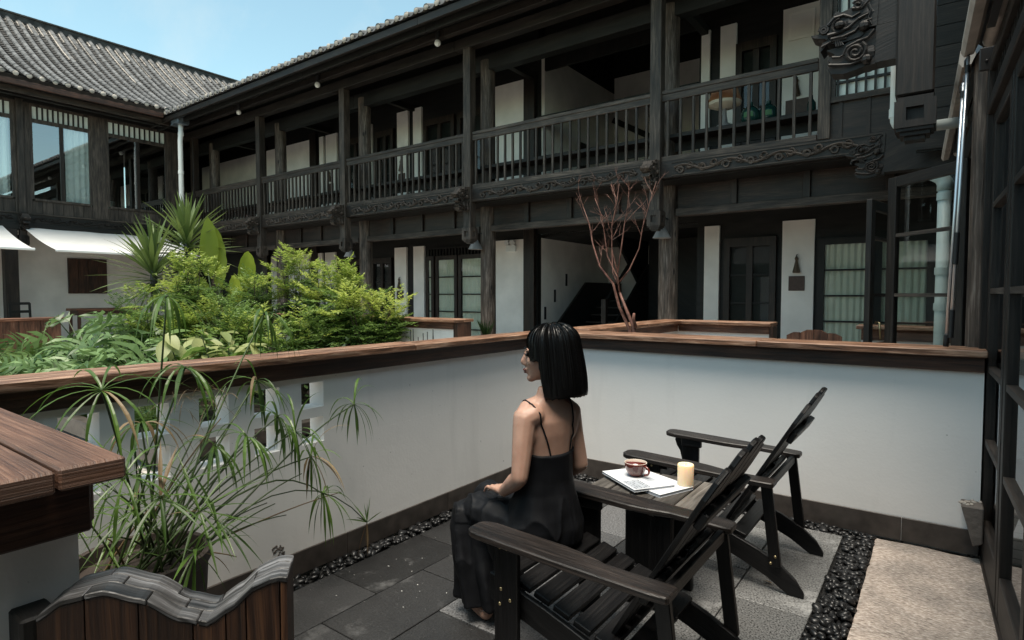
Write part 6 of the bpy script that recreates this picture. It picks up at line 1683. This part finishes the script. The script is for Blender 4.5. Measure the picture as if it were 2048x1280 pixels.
# bob haircut: a closed shell with the face left open, and strands over it
def hair_pt(th, s_, k=1.0):
    """th = angle from the face, s_ = 0 at the crown .. 1 at the hem"""
    c, sn = math.cos(th), math.sin(th)
    fx = .101 if c > 0 else .116
    lx = .095
    if s_ < .42:
        q_ = s_ / .42 * math.pi / 2; rr = math.sin(q_) ** .88; z = .035 + .080 * math.cos(q_)
    else:
        t = (s_ - .42) / .58; rr = 1.0 + .05 * math.sin(t * math.pi * .8) - .07 * max(0, t - .8); z = .035 - .205 * t
    back = .02 * (1 if c < 0 else 0) * max(0, (s_ - .42))
    return H((fx + back) * c * rr * k - .008, lx * sn * rr * k, z + .006 * (k - 1) * 40)
def hem(th):
    a = abs((th + math.pi) % (2 * math.pi) - math.pi)
    return .565 if a < R(62) else (.565 + (a - R(62)) / R(7) * .435 if a < R(69) else 1.0)
sh = MB(); NT, NSG = 220, 26; grid = {}
for i in range(NT):
    th = 2 * math.pi * i / NT
    for j in range(NSG + 1):
        grid[i, j] = len(sh.v); sh.v.append(tuple(hair_pt(th, hem(th) * j / NSG + .0, .955 + .022 * noise.noise(Vector((math.cos(th) * 9, math.sin(th) * 9, j * .05))) + .010 * noise.noise(Vector((math.cos(th) * 30, math.sin(th) * 30, j * .08))))))
for i in range(NT):
    for j in range(NSG):
        sh.f.append((grid[i, j], grid[i, j + 1], grid[(i + 1) % NT, j + 1], grid[(i + 1) % NT, j]))
hair_o = part('hair', sh, 'hair', pe, smooth='all', uv=False)
md = hair_o.modifiers.new('thick', 'SOLIDIFY'); md.thickness = .012; md.offset = 0
st_ = MB(); q = random.Random(5)
for i in range(3200):
    th = q.uniform(0, 2 * math.pi); k = .985 + q.uniform(0, .04); e = hem(th) * (1 + q.uniform(-.06, .03)) if hem(th) > .99 else hem(th) * (1 + q.uniform(-.05, .05))
    kk = k * (1 + .020 * noise.noise(Vector((math.cos(th) * 9, math.sin(th) * 9, 0)))) ; rl = q.uniform(-.02, .02); w = q.uniform(.0010, .0024); s0 = q.uniform(.03, .25); dth = q.uniform(-.05, .05); n = 12; vs = []
    for j in range(n + 1):
        s_ = s0 + (e - s0) * j / n; t_ = th + dth * j / n
        p = hair_pt(t_, s_, kk); p2 = hair_pt(t_ + .02, s_, kk + rl); sd_ = (p2 - p).normalized() * w * (1 if j < n - 2 else .6 if j < n else .15)
        vs += [p - sd_, p + sd_]
    st_.add(vs, [(2 * j, 2 * j + 1, 2 * j + 3, 2 * j + 2) for j in range(n)])
part('hair_strands', st_, 'hair', pe, smooth='all', kind='stuff', uv=False)

# black dress: fitted bodice, skirt over the thighs, falling from the knees to the ankles
dr_ = MB()
DT = [(.372, .0, .135, .10), (.40, .0, .173, .128), (.46, .0, .176, .130), (.53, .0, .156, .117), (.60, -.002, .129, .099), (.65, -.003, .120, .092), (.71, .0, .122, .093)]
rings = [ring(*t_) for t_ in DT] + [ring(.755, .004, .126, .097, tilt=.01), ring(.785, .004, .130, .099, tilt=.028)]
dr_.loft(rings)
for hp, kn in ((W(.02, .085, .44), knL), (W(.02, -.085, .44), knR)):
    limbt(dr_, [hp, hp.lerp(kn, .5), kn], [.099, .090, .070])
a_, b_ = W(.05, 0, .43), (knL + knR) / 2 + Vector((0, 0, -.01))
dr_.obox((a_ + b_) / 2, (b_ - a_) / 2, Lf * .085, Vector((0, 0, .05)))
def dring(cx, cy, z, w, d, ph, amp, n=40):
    out = []
    for k in range(n):
        a = 2 * math.pi * k / n; m_ = 1 + amp * (math.sin(7 * a + ph) + .6 * math.sin(11 * a - ph * 2))
        out.append(Vector((cx, cy, z)) + Fw * (d * m_ * math.cos(a)) + Lf * (w * m_ * math.sin(a)))
    return out
dr_.loft([dring(-1.625, 2.03, .50, .09, .045, 0, .02), dring(-1.632, 2.022, .47, .145, .080, 0, .03), dring(-1.622, 2.008, .38, .155, .105, .3, .06), dring(-1.602, 1.998, .26, .155, .115, .6, .08), dring(-1.585, 1.99, .16, .150, .118, .9, .10), dring(-1.572, 1.985, .075, .146, .12, 1.1, .11)])
def wrinkle(me):
    ns = [v.normal.copy() for v in me.vertices]; cs = [v.co.copy() for v in me.vertices]; out = []
    for p, nv in zip(cs, ns):
        k = 0
        u = (p - Pc).dot(Fw)
        if True:
            ww_ = max(0, min(1, (.66 - p.z) / .14))
            k = .010 * noise.noise(Vector((p.x * 9, p.y * 16, p.z * 5))) + .005 * noise.noise(Vector((p.x * 22, p.y * 30, p.z * 9)))
            rd1 = 1 - abs(noise.noise(Vector((u * 7 + 3, (p - Pc).dot(Lf) * 15, p.z * 4)))) * 2
            k += .010 * max(0, rd1) ** 3 + .001
            if .05 < u < .36 and p.z > .42: k += .006 * math.sin((u * 38 + (p - Pc).dot(Lf) * 22 + 3 * noise.noise(p * 8))) * (1 - abs(u - .2) / .18)
        k = k * ww_ + .002 * noise.noise(p * 18)
        out += list(p + nv * k)
    me.vertices.foreach_set('co', out); me.update()
dress_me = solidify(dr_, 'dress', 'dress', .0055, 4, wrinkle)
part('dress', dress_me, None, pe)
# thin straps lying on the skin
bvh = BVHTree.FromPolygons([v.co[:] for v in body_me.vertices], [tuple(p.vertices) for p in body_me.polygons])
def strap(pts_):
    out = []; pts_ = [Vector(p) for p in pts_]; fine = []
    for a, b in zip(pts_, pts_[1:]): fine += [a.lerp(b, k / 5) for k in range(5)]
    fine.append(pts_[-1])
    for p in fine:
        loc, nrm, *_ = bvh.find_nearest(p); out.append(loc + nrm * .0022)
    part('strap', MB().tube(out, .0036, 6, flat=.6), 'dress', pe, smooth='all', uv=False)
strap([W(.06, .075, .83), W(.04, .085, .90), W(.0, .092, .96), W(-.05, .086, .94), W(-.09, .062, .87), W(-.10, .040, .80), W(-.10, .026, .755)])
strap([W(.06, -.085, .83), W(.04, -.095, .90), W(.0, -.092, .96), W(-.05, -.090, .94), W(-.09, -.092, .87), W(-.10, -.092, .80), W(-.095, -.085, .755)])
